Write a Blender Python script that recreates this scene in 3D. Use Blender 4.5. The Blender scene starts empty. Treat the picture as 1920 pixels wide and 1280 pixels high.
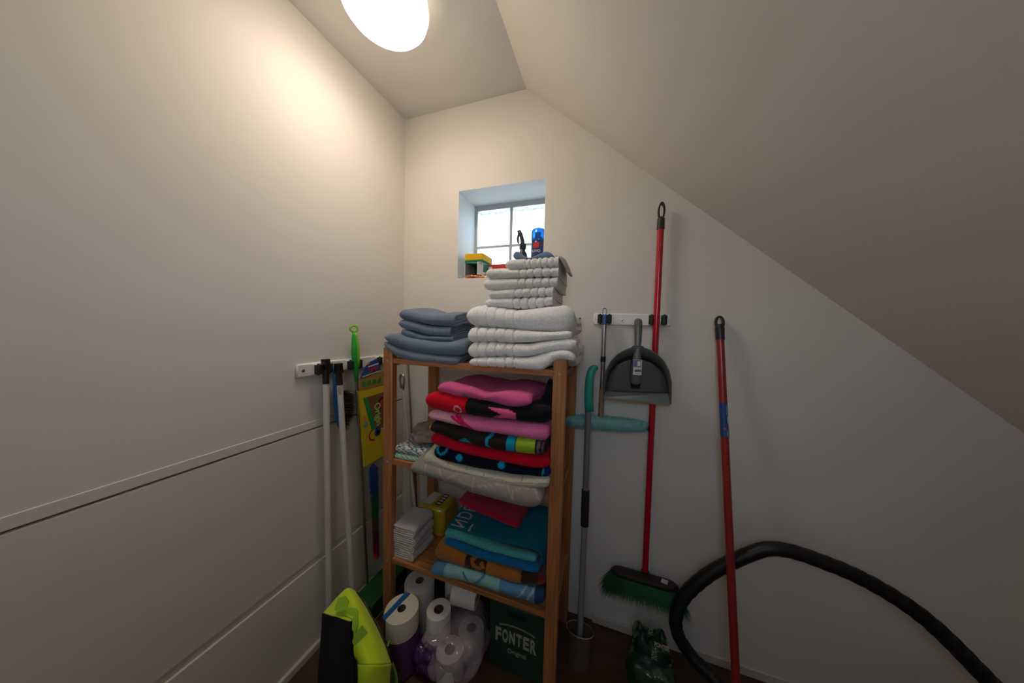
import bpy, math, random
import numpy as np
from mathutils import Vector, Matrix, noise
random.seed(7)

# ------------------------------------------------------------------ camera
F, YAW, PITCH, ROLL = 531.4, math.radians(18.827), math.radians(3.004), math.radians(1.511)
CAM = np.array([1.0527, -1.2651, 1.30])
_f = np.array([-math.sin(YAW)*math.cos(PITCH), math.cos(YAW)*math.cos(PITCH), -math.sin(PITCH)])
_r = np.array([math.cos(YAW), math.sin(YAW), 0.0]); _u = np.cross(_r, _f)
RIGHT = math.cos(ROLL)*_r + math.sin(ROLL)*_u
UP = -math.sin(ROLL)*_r + math.cos(ROLL)*_u
scene = bpy.context.scene
COL = scene.collection
cam = bpy.data.cameras.new('camera'); cam_ob = bpy.data.objects.new('camera', cam); COL.objects.link(cam_ob)
cam.sensor_width = 36; cam.lens = F/1920*36; cam.clip_start = 0.01
cam_ob.matrix_world = Matrix(((RIGHT[0], UP[0], -_f[0], CAM[0]), (RIGHT[1], UP[1], -_f[1], CAM[1]), (RIGHT[2], UP[2], -_f[2], CAM[2]), (0, 0, 0, 1)))
scene.camera = cam_ob

# ------------------------------------------------------------------ world, exposure
W = bpy.data.worlds.new('daylight'); scene.world = W; W.use_nodes = True
nt = W.node_tree; nt.nodes.clear()
wo = nt.nodes.new('ShaderNodeOutputWorld'); bg = nt.nodes.new('ShaderNodeBackground')
tc = nt.nodes.new('ShaderNodeTexCoord'); sp = nt.nodes.new('ShaderNodeSeparateXYZ'); rp = nt.nodes.new('ShaderNodeValToRGB')
mr = nt.nodes.new('ShaderNodeMapRange'); mr.inputs[1].default_value = -1; mr.inputs[2].default_value = 1
nt.links.new(tc.outputs['Generated'], sp.inputs[0]); nt.links.new(sp.outputs[2], mr.inputs[0]); nt.links.new(mr.outputs[0], rp.inputs[0])
el = rp.color_ramp.elements
el[0].position = 0.0; el[0].color = (.26, .32, .32, 1)
el[1].position = 1.0; el[1].color = (.42, .62, .95, 1)
for pos, c in ((.485, (.28, .35, .36, 1)), (.51, (.72, .86, 1.0, 1)), (.65, (.66, .82, 1.0, 1))):
    e = el.new(pos); e.color = c
nt.links.new(rp.outputs[0], bg.inputs[0]); bg.inputs[1].default_value = 3.6
nt.links.new(bg.outputs[0], wo.inputs[0])
LAMP_STRENGTH = 17.5
vs = scene.view_settings
vs.view_transform = 'Standard'; vs.look = 'None'; vs.gamma = 1; vs.use_curve_mapping = False
vs.exposure = 0.68

# ------------------------------------------------------------------ helpers
def P(u, v, x=None, y=None, z=None):
    """point of the place seen at pixel (u,v) that lies on the plane x=, y= or z="""
    d = RIGHT*((u-960)/F) + UP*((640-v)/F) + _f
    if y is not None: t = (y-CAM[1])/d[1]
    elif x is not None: t = (x-CAM[0])/d[0]
    else: t = (z-CAM[2])/d[2]
    return CAM + d*t

def srgb(r, g, b):
    return tuple(((c/255/12.92) if c/255 <= .04045 else ((c/255+.055)/1.055)**2.4) for c in (r, g, b))

class MB:
    """collects shapes into one mesh"""
    def __init__(s): s.v = []; s.f = []; s.c = None
    def add(s, v, f):
        o = len(s.v); s.v += [tuple(map(float, p)) for p in v]; s.f += [tuple(i+o for i in q) for q in f]; return s
    def box(s, lo, hi, bev=0.0):
        x0, y0, z0 = lo; x1, y1, z1 = hi
        if bev <= 0:
            return s.add([(x0,y0,z0),(x1,y0,z0),(x1,y1,z0),(x0,y1,z0),(x0,y0,z1),(x1,y0,z1),(x1,y1,z1),(x0,y1,z1)],
                  [(0,3,2,1),(4,5,6,7),(0,1,5,4),(1,2,6,5),(2,3,7,6),(3,0,4,7)])
        b = bev; V = []
        def cor(x, y, z, sx, sy, sz):
            return [(x, y+sy*b, z+sz*b), (x+sx*b, y, z+sz*b), (x+sx*b, y+sy*b, z)]
        for (z, sz) in ((z0, 1), (z1, -1)):
            for (x, y, sx, sy) in ((x0,y0,1,1),(x1,y0,-1,1),(x1,y1,-1,-1),(x0,y1,1,-1)): V += cor(x, y, z, sx, sy, sz)
        I = lambda c, k: c*3+k
        f = [(I(0,2),I(3,2),I(2,2),I(1,2)), (I(4,2),I(5,2),I(6,2),I(7,2)),
             (I(0,1),I(1,1),I(5,1),I(4,1)), (I(1,0),I(2,0),I(6,0),I(5,0)), (I(2,1),I(3,1),I(7,1),I(6,1)), (I(3,0),I(0,0),I(4,0),I(7,0))]
        for a, c, k in ((0,1,1),(1,2,0),(2,3,1),(3,0,0)):
            f += [(I(a,k),I(a,2),I(c,2),I(c,k)), (I(a+4,k),I(c+4,k),I(c+4,2),I(a+4,2))]
        for a in range(4):
            k0, k1 = (0, 1) if a in (0, 2) else (1, 0)
            f.append((I(a,0),I(a,1),I(a+4,1),I(a+4,0)))
        for a in range(8): f.append((I(a,0),I(a,1),I(a,2)))
        return s.add(V, f)
    def obox(s, c, ax, ay, az, bev=0.0):
        """box with centre c and half axis vectors"""
        t = MB().box((-1,-1,-1),(1,1,1), 0) if bev <= 0 else None
        c, ax, ay, az = map(np.array, (c, ax, ay, az))
        if t is None:
            lx, ly, lz = (np.linalg.norm(a) for a in (ax, ay, az))
            t = MB().box((-lx,-ly,-lz),(lx,ly,lz), bev)
            return s.add([c + ax/lx*p[0] + ay/ly*p[1] + az/lz*p[2] for p in t.v], t.f)
        return s.add([c + ax*p[0] + ay*p[1] + az*p[2] for p in t.v], t.f)
    def tube(s, pts, r, n=14, caps=True, closed=False):
        pts = [np.array(p, float) for p in pts]; m = len(pts)
        rr = [r]*m if not hasattr(r, '__len__') else list(r)
        prev = None; V = []
        for i, p in enumerate(pts):
            if closed: d = pts[(i+1) % m]-pts[i-1]
            else: d = pts[min(i+1, m-1)]-pts[max(i-1, 0)]
            d = d/(np.linalg.norm(d)+1e-12)
            if prev is None:
                a = np.array([0, 0, 1.0]) if abs(d[2]) < .9 else np.array([1.0, 0, 0])
                e1 = np.cross(d, a)
            else: e1 = prev - d*np.dot(prev, d)
            e1 = e1/(np.linalg.norm(e1)+1e-12); e2 = np.cross(d, e1); prev = e1
            ra = rr[i] if hasattr(rr[i], '__len__') else (rr[i], rr[i])
            for k in range(n):
                t = 2*math.pi*k/n; V.append(p + e1*math.cos(t)*ra[0] + e2*math.sin(t)*ra[1])
        f = []
        for i in range(m if closed else m-1):
            j = (i+1) % m
            for k in range(n):
                f.append((i*n+k, i*n+(k+1) % n, j*n+(k+1) % n, j*n+k))
        if caps and not closed:
            f.append(tuple(range(n-1, -1, -1))); f.append(tuple((m-1)*n+k for k in range(n)))
        return s.add(V, f)
    def lathe(s, prof, c, n=40, ax=None, close=False):
        """profile of (radius, height) about a vertical axis (or axis vector ax) through c"""
        c = np.array(c, float); az = np.array([0, 0, 1.0]) if ax is None else np.array(ax, float)/np.linalg.norm(ax)
        a = np.array([1.0, 0, 0]) if abs(az[0]) < .9 else np.array([0, 1.0, 0])
        e1 = np.cross(az, a); e1 /= np.linalg.norm(e1); e2 = np.cross(az, e1)
        V = []; m = len(prof)
        for (r, h) in prof:
            for k in range(n):
                t = 2*math.pi*k/n; V.append(c + az*h + (e1*math.cos(t)+e2*math.sin(t))*max(r, 1e-5))
        f = []
        for i in range(m if close else m-1):
            j = (i+1) % m
            for k in range(n): f.append((i*n+k, i*n+(k+1) % n, j*n+(k+1) % n, j*n+k))
        return s.add(V, f)
    def loft(s, rings, caps=True):
        n = len(rings[0]); V = [p for r in rings for p in r]; f = []
        for i in range(len(rings)-1):
            for k in range(n): f.append((i*n+k, i*n+(k+1) % n, (i+1)*n+(k+1) % n, (i+1)*n+k))
        if caps: f.append(tuple(range(n-1, -1, -1))); f.append(tuple((len(rings)-1)*n+k for k in range(n)))
        return s.add(V, f)
    def prism(s, poly, d):
        """polygon (3-D points) pushed along vector d"""
        n = len(poly); V = [np.array(p, float) for p in poly]; V += [p+np.array(d) for p in V]
        f = [tuple(range(n-1, -1, -1)), tuple(range(n, 2*n))]
        for k in range(n): f.append((k, (k+1) % n, n+(k+1) % n, n+k))
        return s.add(V, f)
    def strands(s, roots, tips, w):
        for a, b in zip(roots, tips):
            a = np.array(a); b = np.array(b); d = b-a
            e = np.cross(d, (0.3, 0.8, 0.5)); e = e/(np.linalg.norm(e)+1e-9)*w; g = np.cross(d, e); g = g/(np.linalg.norm(g)+1e-9)*w
            s.add([a+e, a-e*.5+g*.86, a-e*.5-g*.86, b], [(0,1,3),(1,2,3),(2,0,3)])
        return s

def mesh_obj(name, mb, m, parent=None, base=None, smooth=True, colors=None, angle=40):
    V = np.array(mb.v, float)
    if parent is not None: off = np.array(parent.matrix_world.translation if parent.parent is None else WLOC[parent.name])
    elif base is not None: off = np.array(base, float)
    else:
        lo, hi = V.min(0), V.max(0); off = np.array([(lo[0]+hi[0])/2, (lo[1]+hi[1])/2, lo[2]])
    me = bpy.data.meshes.new(name); me.from_pydata((V-off).tolist(), [], mb.f); me.validate(); me.update()
    if colors is not None:
        at = me.color_attributes.new('Col', 'FLOAT_COLOR', 'POINT')
        at.data.foreach_set('color', np.concatenate([np.array(colors, float), np.ones((len(V), 1))], 1).astype(np.float32).ravel())
    me.materials.append(M[m] if isinstance(m, str) else m)
    import bmesh
    bm = bmesh.new(); bm.from_mesh(me); bmesh.ops.recalc_face_normals(bm, faces=bm.faces); bm.to_mesh(me); bm.free()
    if smooth:
        me.polygons.foreach_set('use_smooth', [True]*len(me.polygons))
        if smooth != 'all': me.set_sharp_from_angle(angle=math.radians(angle))
    ob = bpy.data.objects.new(name, me); COL.objects.link(ob)
    if parent is not None:
        ob.parent = parent; WLOC[ob.name] = tuple(off)
    else:
        ob.location = off; WLOC[ob.name] = tuple(off); ob.matrix_world.translation = Vector(off)
    return ob
WLOC = {}
def tag(o, label=None, cat=None, group=None, kind=None):
    if label: o['label'] = label
    if cat: o['category'] = cat
    if group: o['group'] = group
    if kind: o['kind'] = kind
    return o
def thing(name, loc, label, cat, group=None):
    o = bpy.data.objects.new(name, None); COL.objects.link(o); o.empty_display_size = .05
    o.location = Vector([float(c) for c in loc]); o.matrix_world.translation = o.location; WLOC[o.name] = tuple(o.location)
    return tag(o, label, cat, group)
def single(name, mb, m, label, cat, group=None, **k):
    return tag(mesh_obj(name, mb, m, **k), label, cat, group)
def struct(name, mb, m, parent=None, **k):
    o = mesh_obj(name, mb, m, parent, **k)
    if parent is None: o['kind'] = 'structure'
    return o
def text(name, s, size, origin, right, up, m, parent, depth=.0004, sx=1.0, align='CENTER', bold=0.0, fit=None, on_mesh=None):
    cu = bpy.data.curves.new(name, 'FONT'); cu.body = s; cu.size = size; cu.extrude = depth; cu.align_x = align; cu.align_y = 'CENTER'; cu.offset = bold
    tmp = bpy.data.objects.new(name+'_tmp', cu); COL.objects.link(tmp)
    dg = bpy.context.evaluated_depsgraph_get(); me = bpy.data.meshes.new_from_object(tmp.evaluated_get(dg))
    bpy.data.objects.remove(tmp); bpy.data.curves.remove(cu)
    mb = MB(); right = np.array(right, float)/np.linalg.norm(right); up = np.array(up, float)/np.linalg.norm(up); nn = np.cross(right, up); o = np.array(origin, float)
    if fit:
        ex = [v.co.x for v in me.vertices]; mx = (max(ex)+min(ex))/2; sx = fit/(max(ex)-min(ex))
        for v in me.vertices: v.co.x -= mx
    mb.add([o + right*v.co.x*sx + up*v.co.y + nn*v.co.z for v in me.vertices], [tuple(p.vertices) for p in me.polygons])
    bpy.data.meshes.remove(me)
    if on_mesh is not None:
        from mathutils.bvhtree import BVHTree
        T_ = BVHTree.FromPolygons([Vector(v) for v in on_mesh.v], on_mesh.f); W_ = []
        for v in mb.v:
            h_ = T_.ray_cast(Vector((v[0], -1.0, v[2])), Vector((0, 1, 0)))
            W_.append((v[0], h_[0].y-.0012 if h_[0] else v[1], v[2]))
        mb.v = W_
    return mesh_obj(name, mb, m, parent, smooth=False)

# ------------------------------------------------------------------ materials
M = {}
def mat(name, col, rough=.6, metal=0.0, var=0.0, vscale=8, bump=0.0, bscale=60, spec=.5, stretch=None, coat=0.0, trans=0.0, alpha=1.0, sheen=0.0, emit=None, attr=False, detail=3):
    m = bpy.data.materials.new(name); m.use_nodes = True; t = m.node_tree; b = t.nodes['Principled BSDF']
    b.inputs['Base Color'].default_value = (*col, 1); b.inputs['Roughness'].default_value = rough; b.inputs['Metallic'].default_value = metal
    b.inputs['Specular IOR Level'].default_value = spec; b.inputs['Coat Weight'].default_value = coat
    b.inputs['Transmission Weight'].default_value = trans; b.inputs['Alpha'].default_value = alpha
    b.inputs['Sheen Weight'].default_value = sheen; b.inputs['Sheen Roughness'].default_value = .6
    if emit: b.inputs['Emission Color'].default_value = (*emit[0], 1); b.inputs['Emission Strength'].default_value = emit[1]
    vec = None
    if var or bump:
        tcn = t.nodes.new('ShaderNodeTexCoord'); vec = tcn.outputs['Object']
        if stretch:
            mp = t.nodes.new('ShaderNodeMapping'); mp.inputs['Scale'].default_value = stretch; t.links.new(vec, mp.inputs[0]); vec = mp.outputs[0]
    src = None
    if attr:
        a = t.nodes.new('ShaderNodeAttribute'); a.attribute_name = 'Col'; src = a.outputs['Color']; t.links.new(src, b.inputs['Base Color'])
    if var:
        n = t.nodes.new('ShaderNodeTexNoise'); n.inputs['Scale'].default_value = vscale; n.inputs['Detail'].default_value = detail; t.links.new(vec, n.inputs[0])
        g = t.nodes.new('ShaderNodeMapRange'); g.inputs[1].default_value = .25; g.inputs[2].default_value = .75; g.inputs[3].default_value = 1-var; g.inputs[4].default_value = 1+var; t.links.new(n.outputs[0], g.inputs[0])
        x = t.nodes.new('ShaderNodeVectorMath'); x.operation = 'SCALE'; x.inputs[0].default_value = col
        if src: t.links.new(src, x.inputs[0])
        t.links.new(g.outputs[0], x.inputs['Scale']); t.links.new(x.outputs[0], b.inputs['Base Color'])
    if bump:
        n = t.nodes.new('ShaderNodeTexNoise'); n.inputs['Scale'].default_value = bscale; n.inputs['Detail'].default_value = 2; t.links.new(vec, n.inputs[0])
        bp = t.nodes.new('ShaderNodeBump'); bp.inputs['Strength'].default_value = bump; bp.inputs['Distance'].default_value = .002; t.links.new(n.outputs[0], bp.inputs['Height']); t.links.new(bp.outputs[0], b.inputs['Normal'])
    M[name] = m; return m

mat('plaster', (.80, .752, .695), .85, var=.02, vscale=3, bump=.05, bscale=90, spec=.25)
mat('ceiling_paint', (.78, .755, .72), .9, var=.015, vscale=3, spec=.2)
mat('panel_paint', (.78, .74, .685), .45, var=.02, vscale=4, spec=.4)
mat('groove_dark', (.05, .045, .04), .9)
mat('skirting', (.66, .62, .56), .5)
mat('rear_door', (.16, .12, .09), .7)
mat('mortar', (.50, .52, .55), .8)
mat('white_plastic', (.82, .81, .78), .35)
mat('black_rubber', (.012, .012, .014), .55)
mat('black_plastic', (.015, .015, .017), .35)
mat('steel', (.55, .54, .52), .28, metal=1)
mat('chrome_tube', (.48, .47, .46), .3, metal=1)
mat('grey_tube', (.23, .24, .25), .35, metal=.4)
mat('grey_light_tube', (.30, .33, .36), .4, metal=.2)
mat('white_tube', (.72, .71, .67), .38, var=.04, vscale=12)
mat('red_lacquer', (.52, .006, .018), .22, coat=.4)
mat('red_brown_lacquer', (.33, .025, .02), .3, coat=.3)
mat('brown_tube', (.28, .19, .12), .5)
mat('blue_plastic', (.05, .15, .36), .4)
mat('teal_plastic', (.02, .36, .27), .38)
mat('green_plastic', (.02, .42, .04), .35)
mat('lime_plastic', (.28, .62, .03), .35)
mat('grey_plastic', (.095, .10, .098), .34)
mat('grey_plastic_light', (.13, .138, .135), .3)
mat('tan_rubber', (.32, .25, .14), .7)
mat('dark_bristle', (.02, .02, .022), .8)
mat('green_bristle', (.015, .13, .055), .7, var=.3, vscale=30)
mat('broom_block', (.022, .014, .012), .6)
mat('teal_fibre', (.26, .54, .52), .95, var=.15, vscale=60)
mat('hose', (.010, .010, .012), .42)
mat('sticker_white', (.75, .74, .72), .6)
mat('sticker_blue', (.02, .07, .28), .4)
mat('sticker_purple', (.22, .16, .42), .5)
mat('ink_black', (.01, .01, .01), .7)
mat('ink_white', (.80, .80, .78), .7)
mat('ink_red', (.6, .02, .03), .6)
mat('ink_green', (.01, .28, .05), .6)
mat('ink_lime', (.50, .65, .22), .6)
mat('ink_orange', (.8, .26, .06), .6)
mat('ink_teal', (.10, .38, .34), .6)
mat('ink_brown', (.22, .11, .03), .6)
mat('sponge_yellow', (.85, .48, .01), .9, bump=.4, bscale=180)
mat('cloth_yellow', (.68, .50, .01), .8, bump=.25, bscale=220)
mat('pack_yellow', (.62, .40, .03), .45, coat=.5)
mat('scour_green', (.01, .22, .11), .95, bump=.5, bscale=300)
mat('card_inside', (.10, .085, .07), .8)
mat('card_white', (.72, .69, .66), .7)
mat('card_green', (.02, .22, .13), .6)
mat('card_red', (.55, .03, .04), .5)
mat('copper', (.65, .27, .12), .35, metal=1, var=.3, vscale=80)
mat('cotton', (.70, .66, .58), .9)
mat('cap_blue', (.0, .22, .85), .12, trans=.6, spec=.5)
mat('bottle_navy', (.035, .04, .16), .25)
mat('spray_dark', (.03, .035, .045), .35)
mat('paper', (.80, .77, .72), .92, bump=.2, bscale=140)
mat('paper_cream', (.78, .70, .58), .92, bump=.2, bscale=140)
mat('core_card', (.13, .10, .075), .9)
mat('tape_blue', (.005, .12, .36), .45)
mat('film_purple', (.10, .03, .16), .25, alpha=.85, bump=.8, bscale=30, coat=.3)
mat('film_clear', (.48, .39, .45), .1, alpha=.42, bump=1.0, bscale=30, coat=.6)
mat('crate_green', (.012, .045, .032), .5, var=.2, vscale=6)
mat('film_green', (.012, .05, .032), .18, bump=.5, bscale=22, coat=.4)
mat('green_box', (.006, .10, .015), .5)
mat('brass', (.62, .48, .24), .3, metal=1)
mat('smoky', (.16, .12, .08), .12, alpha=.6, coat=.3)
mat('orange_tube', (.36, .06, .015), .4)
mat('black_bag', (.006, .006, .007), .6, bump=.4, bscale=25)
mat('fluo', (.62, .95, .01), .6, bump=.15, bscale=120, sheen=.2, attr=True)
mat('terry', (.8, .8, .8), 1.0, attr=True, var=.16, vscale=230, bump=1.0, bscale=260, sheen=.2, spec=.05)
mat('velour', (.8, .8, .8), 1.0, attr=True, var=.07, vscale=120, bump=.5, bscale=500, sheen=.06, spec=.05)
mat('printed', (.8, .8, .8), .55, attr=True)
mat('lamp_shade', (.9, .86, .78), .35, emit=((1.0, .85, .69), LAMP_STRENGTH))
mat('lamp_side', (.9, .86, .78), .35, emit=((1.0, .86, .66), 1.1))
mat('lamp_base', (.72, .70, .66), .5)

def wood(name, a, b, stretch, scale=1.0):
    m = bpy.data.materials.new(name); m.use_nodes = True; t = m.node_tree; s = t.nodes['Principled BSDF']
    s.inputs['Roughness'].default_value = .42
    c = t.nodes.new('ShaderNodeTexCoord'); mp = t.nodes.new('ShaderNodeMapping'); mp.inputs['Scale'].default_value = stretch
    n = t.nodes.new('ShaderNodeTexNoise'); n.inputs['Scale'].default_value = 14*scale; n.inputs['Detail'].default_value = 5; n.inputs['Distortion'].default_value = .6
    r = t.nodes.new('ShaderNodeValToRGB'); r.color_ramp.elements[0].position = .32; r.color_ramp.elements[1].position = .68
    r.color_ramp.elements[0].color = (*a, 1); r.color_ramp.elements[1].color = (*b, 1)
    bp = t.nodes.new('ShaderNodeBump'); bp.inputs['Strength'].default_value = .15; bp.inputs['Distance'].default_value = .001
    t.links.new(c.outputs['Object'], mp.inputs[0]); t.links.new(mp.outputs[0], n.inputs[0]); t.links.new(n.outputs[0], r.inputs[0]); t.links.new(r.outputs[0], s.inputs['Base Color'])
    t.links.new(n.outputs[0], bp.inputs['Height']); t.links.new(bp.outputs[0], s.inputs['Normal'])
    M[name] = m
PA, PB = (.35, .125, .042), (.56, .24, .09)
wood('pine_z', PA, PB, (9, 9, .35)); wood('pine_x', PA, PB, (.35, 9, 9)); wood('pine_y', PA, PB, (9, .35, 9))
wood('floor_wood', (.055, .026, .013), (.11, .055, .028), (.3, 4, 4), .6)

m = bpy.data.materials.new('block_glass'); m.use_nodes = True; t = m.node_tree; b = t.nodes['Principled BSDF']
b.inputs['Base Color'].default_value = (.93, .985, 1, 1); b.inputs['Roughness'].default_value = .03; b.inputs['Transmission Weight'].default_value = 1; b.inputs['IOR'].default_value = 1.45
tcn = t.nodes.new('ShaderNodeTexCoord'); nz = t.nodes.new('ShaderNodeTexNoise'); nz.inputs['Scale'].default_value = 42; nz.inputs['Detail'].default_value = 3; nz.inputs['Distortion'].default_value = 1.2
bp = t.nodes.new('ShaderNodeBump'); bp.inputs['Strength'].default_value = .6; bp.inputs['Distance'].default_value = .006
t.links.new(tcn.outputs['Object'], nz.inputs[0]); t.links.new(nz.outputs[0], bp.inputs['Height']); t.links.new(bp.outputs[0], b.inputs['Normal'])
tr = t.nodes.new('ShaderNodeBsdfTransparent'); tr.inputs[0].default_value = (.90, .97, 1, 1); mx_ = t.nodes.new('ShaderNodeMixShader'); mx_.inputs[0].default_value = .35
t.links.new(b.outputs[0], mx_.inputs[1]); t.links.new(tr.outputs[0], mx_.inputs[2]); t.links.new(mx_.outputs[0], t.nodes['Material Output'].inputs[0])
M['block_glass'] = m

# ------------------------------------------------------------------ room shell
H = 2.362; XS = .658; SL = -.855; XR = 2.75; ZR = H+SL*(XR-XS); YR = -1.75
WX0, WX1, WZ0, WZ1 = .322, .761, 1.530, 1.960
struct('floor', MB().box((-.1, YR, -.05), (XR+.1, .3, 0)), 'floor_wood', base=(0, 0, -.05), smooth=False)
TB = .27
mb = MB()
mb.prism([(-.1, 0, -.05), (WX0, 0, -.05), (WX0, 0, H+.1), (-.1, 0, H+.1)], (0, TB, 0))
mb.prism([(WX0, 0, -.05), (WX1, 0, -.05), (WX1, 0, WZ0), (WX0, 0, WZ0)], (0, TB, 0))
mb.prism([(WX0, 0, WZ1), (WX1, 0, WZ1), (WX1, 0, H+.1), (WX0, 0, H+.1)], (0, TB, 0))
mb.prism([(WX1, 0, -.05), (XR+.1, 0, -.05), (XR+.1, 0, H+.1), (WX1, 0, H+.1)], (0, TB, 0))
struct('wall_back', mb, 'plaster', base=(0, 0, 0), smooth=False)
wl = struct('wall_left', MB().box((-.1, YR, -.05), (-.012, 0.0, H+.1)), 'groove_dark', base=(-.05, 0, 0), smooth=False)
ZG, ZL = .891, .374
mesh_obj('panel', MB().box((-.013, YR, ZG+.028), (0, 0, H+.05)), 'plaster', wl, smooth=False)
mesh_obj('rail', MB().box((-.013, YR, ZG+.003), (.0025, -.002, ZG+.030), .001), 'panel_paint', wl)
mesh_obj('panel', MB().box((-.013, YR, ZL+.002), (.001, -.002, ZG-.003), .002), 'panel_paint', wl)
mesh_obj('rail', MB().box((-.013, YR, ZL-.026), (-.005, -.002, ZL+.004), .001), 'panel_paint', wl)
mesh_obj('panel', MB().box((-.013, YR, .0), (.001, -.002, ZL-.024), .002), 'panel_paint', wl)
struct('ceiling', MB().box((-.1, YR, H), (XS+.02, .05, H+.06)), 'ceiling_paint', smooth=False)
struct('ceiling_slope', MB().prism([(XS, YR, H), (XR+.1, YR, H+SL*(XR+.1-XS)), (XR+.1, YR, H+SL*(XR+.1-XS)+.08), (XS, YR, H+.08)], (0, .05-YR, 0)), 'plaster', smooth=False)
struct('wall_right', MB().box((XR, YR, -.05), (XR+.1, .0, ZR+.05)), 'plaster', smooth=False)
DX0, DX1, DZ0, DZ = .88, 1.26, 1.36, 1.90     # opening added in the unseen wall behind the camera, lets in fill light
mb = MB(); mb.box((-.1, YR-.1, -.05), (DX0, YR, H+.1)); mb.box((DX1, YR-.1, -.05), (XR+.1, YR, H+.1)); mb.box((DX0, YR-.1, DZ), (DX1, YR, H+.1)); mb.box((DX0, YR-.1, -.05), (DX1, YR, DZ0))
struct('wall_front', mb, 'plaster', base=(0, YR, 0), smooth=False)
struct('baseboard_back', MB().box((1.034, -.014, 0), (XR, 0, .036), .003), 'skirting')
struct('baseboard_left', MB().box((.001, YR, 0), (.014, 0, .03), .003), 'skirting')
struct('baseboard_right', MB().box((XR-.014, YR, 0), (XR, -.014, .036), .003), 'skirting')

# glass block window
wf = MB(); y0, y1 = .184, .246
BX = [(WX0+.018, WX0+.207), (WX0+.222, WX0+.411)]; BZ = [(1.539, 1.726), (1.738, 1.930)]
xs = [WX0, BX[0][0], BX[0][1], BX[1][0], BX[1][1], WX1]; zs = [WZ0, BZ[0][0], BZ[0][1], BZ[1][0], BZ[1][1], WZ1]
for i in range(0, 5, 2): wf.box((xs[i], y0, WZ0), (xs[i+1], y1, WZ1))
for i in (1, 3):
    for j in range(0, 5, 2): wf.box((xs[i], y0, zs[j]), (xs[i+1], y1, zs[j+1]))
win = struct('window_1', wf, 'mortar', base=(WX0, y0, WZ0), smooth=False)
mat('reveal_lit_paint', (.88, .89, .90), .6)  # white paint, made paler than the walls so its colour brightens the reveal
for lo, hi in (((WX0, .0005, WZ1-.002), (WX1, y0, WZ1)), ((WX0, .0005, WZ0+.002), (WX0+.002, y0, WZ1-.002)), ((WX1-.002, .0005, WZ0+.002), (WX1, y0, WZ1-.002)), ((WX0, .0005, WZ0), (WX1, y0, WZ0+.002))):
    mesh_obj('reveal', MB().box(lo, hi), 'reveal_lit_paint', win, smooth=False)
for ix, (a, b) in enumerate(BX):
    for iz, (c, d) in enumerate(BZ):
        n = 40; g = MB(); V = []; Fc = []
        for side, yb, sg in ((0, .176, -1), (1, .254, 1)):
            for i in range(n+1):
                for j in range(n+1):
                    s, q = i/n, j/n; e = min(s, 1-s, q, 1-q)
                    edge = min(1, e/.07)
                    w = noise.noise(Vector((s*5+ix*9, q*5+iz*7, side*4.3)))*.009 + noise.noise(Vector((s*16+ix*3, q*16+iz*5, 9+side)))*.0050
                    y = yb + (1-edge)*.008*(-sg) + (w+ .006)*(min(1, max(0, (e-.09)/.05)))*(-sg)
                    V.append((a+.0006+(b-a-.0012)*s, y, c+.0006+(d-c-.0012)*q))
            o = side*(n+1)**2
            for i in range(n):
                for j in range(n): Fc.append((o+i*(n+1)+j, o+(i+1)*(n+1)+j, o+(i+1)*(n+1)+j+1, o+i*(n+1)+j+1))
        N2 = (n+1)**2; rim = [i*(n+1) for i in range(n+1)] + [n*(n+1)+j for j in range(1, n+1)] + [i*(n+1)+n for i in range(n-1, -1, -1)] + [j for j in range(n-1, 0, -1)]
        for k in range(len(rim)):
            p, q = rim[k], rim[(k+1) % len(rim)]; Fc.append((p, q, N2+q, N2+p))
        g.add(V, Fc); mesh_obj('glass_block', g, 'block_glass', win)

# ------------------------------------------------------------------ ceiling lamp
LC = (.352, -.515)
lamp = thing('ceiling_lamp', (LC[0], LC[1], 2.25), 'round opal glass ceiling lamp glowing warm near the left wall', 'lamp')
mesh_obj('lamp_base', MB().lathe([(0, H), (.085, H), (.085, 2.325), (0, 2.325)], (LC[0], LC[1], 0), 48), 'lamp_base', lamp)
mesh_obj('shade_rim', MB().lathe([(.075, 2.335), (.110, 2.330), (.127, 2.312), (.130, 2.29), (.124, 2.27)], (LC[0], LC[1], 0), 64), 'lamp_side', lamp)
mesh_obj('shade', MB().lathe([(.124, 2.270), (.112, 2.255), (.09, 2.245), (.05, 2.239), (.02, 2.237), (0, 2.237)], (LC[0], LC[1], 0), 64), 'lamp_shade', lamp)

# ------------------------------------------------------------------ pine rack
RX0, RX1, RYF, RYB = .200, .930, -.36, -.030; PW = .043; RT = 1.204
SH = [1.163, .750, .333]
rack = thing('storage_rack', (.565, -.2, 0), 'pine storage rack of three shelves loaded with towels', 'shelving rack')
for x in (RX0, RX1-PW):
    for y in (RYF, RYB-.030):
        mesh_obj('post', MB().box((x, y, 0), (x+PW, y+.030, RT if y == RYF else RT-.012), .002), 'pine_z', rack)
for z in SH:
    mesh_obj('shelf', MB().box((RX0+PW*.55, RYF+.030, z-.016), (RX1-PW*.55, RYB-.030, z), .0015), 'pine_x', rack)
    mesh_obj('front_rail', MB().box((RX0+PW, RYF+.004, z-.022), (RX1-PW, RYF+.030, z), .0015), 'pine_x', rack)
    mesh_obj('back_rail', MB().box((RX0+PW, RYB-.030, z-.022), (RX1-PW, RYB-.004, z), .0015), 'pine_x', rack)
    for x in (RX0+.010, RX1-PW+.010):
        mesh_obj('side_rail', MB().box((x, RYF+.030, z-.034), (x+.022, RYB-.030, z-.016), .0015), 'pine_y', rack)
    for x in (RX0+PW/2, RX1-PW/2):
        mesh_obj('screw', MB().lathe([(0, 0), (.0045, 0), (.004, .0012), (0, .0014)], (x, RYF, z-.012), 12, ax=(0, -1, 0)), 'steel', rack)

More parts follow.
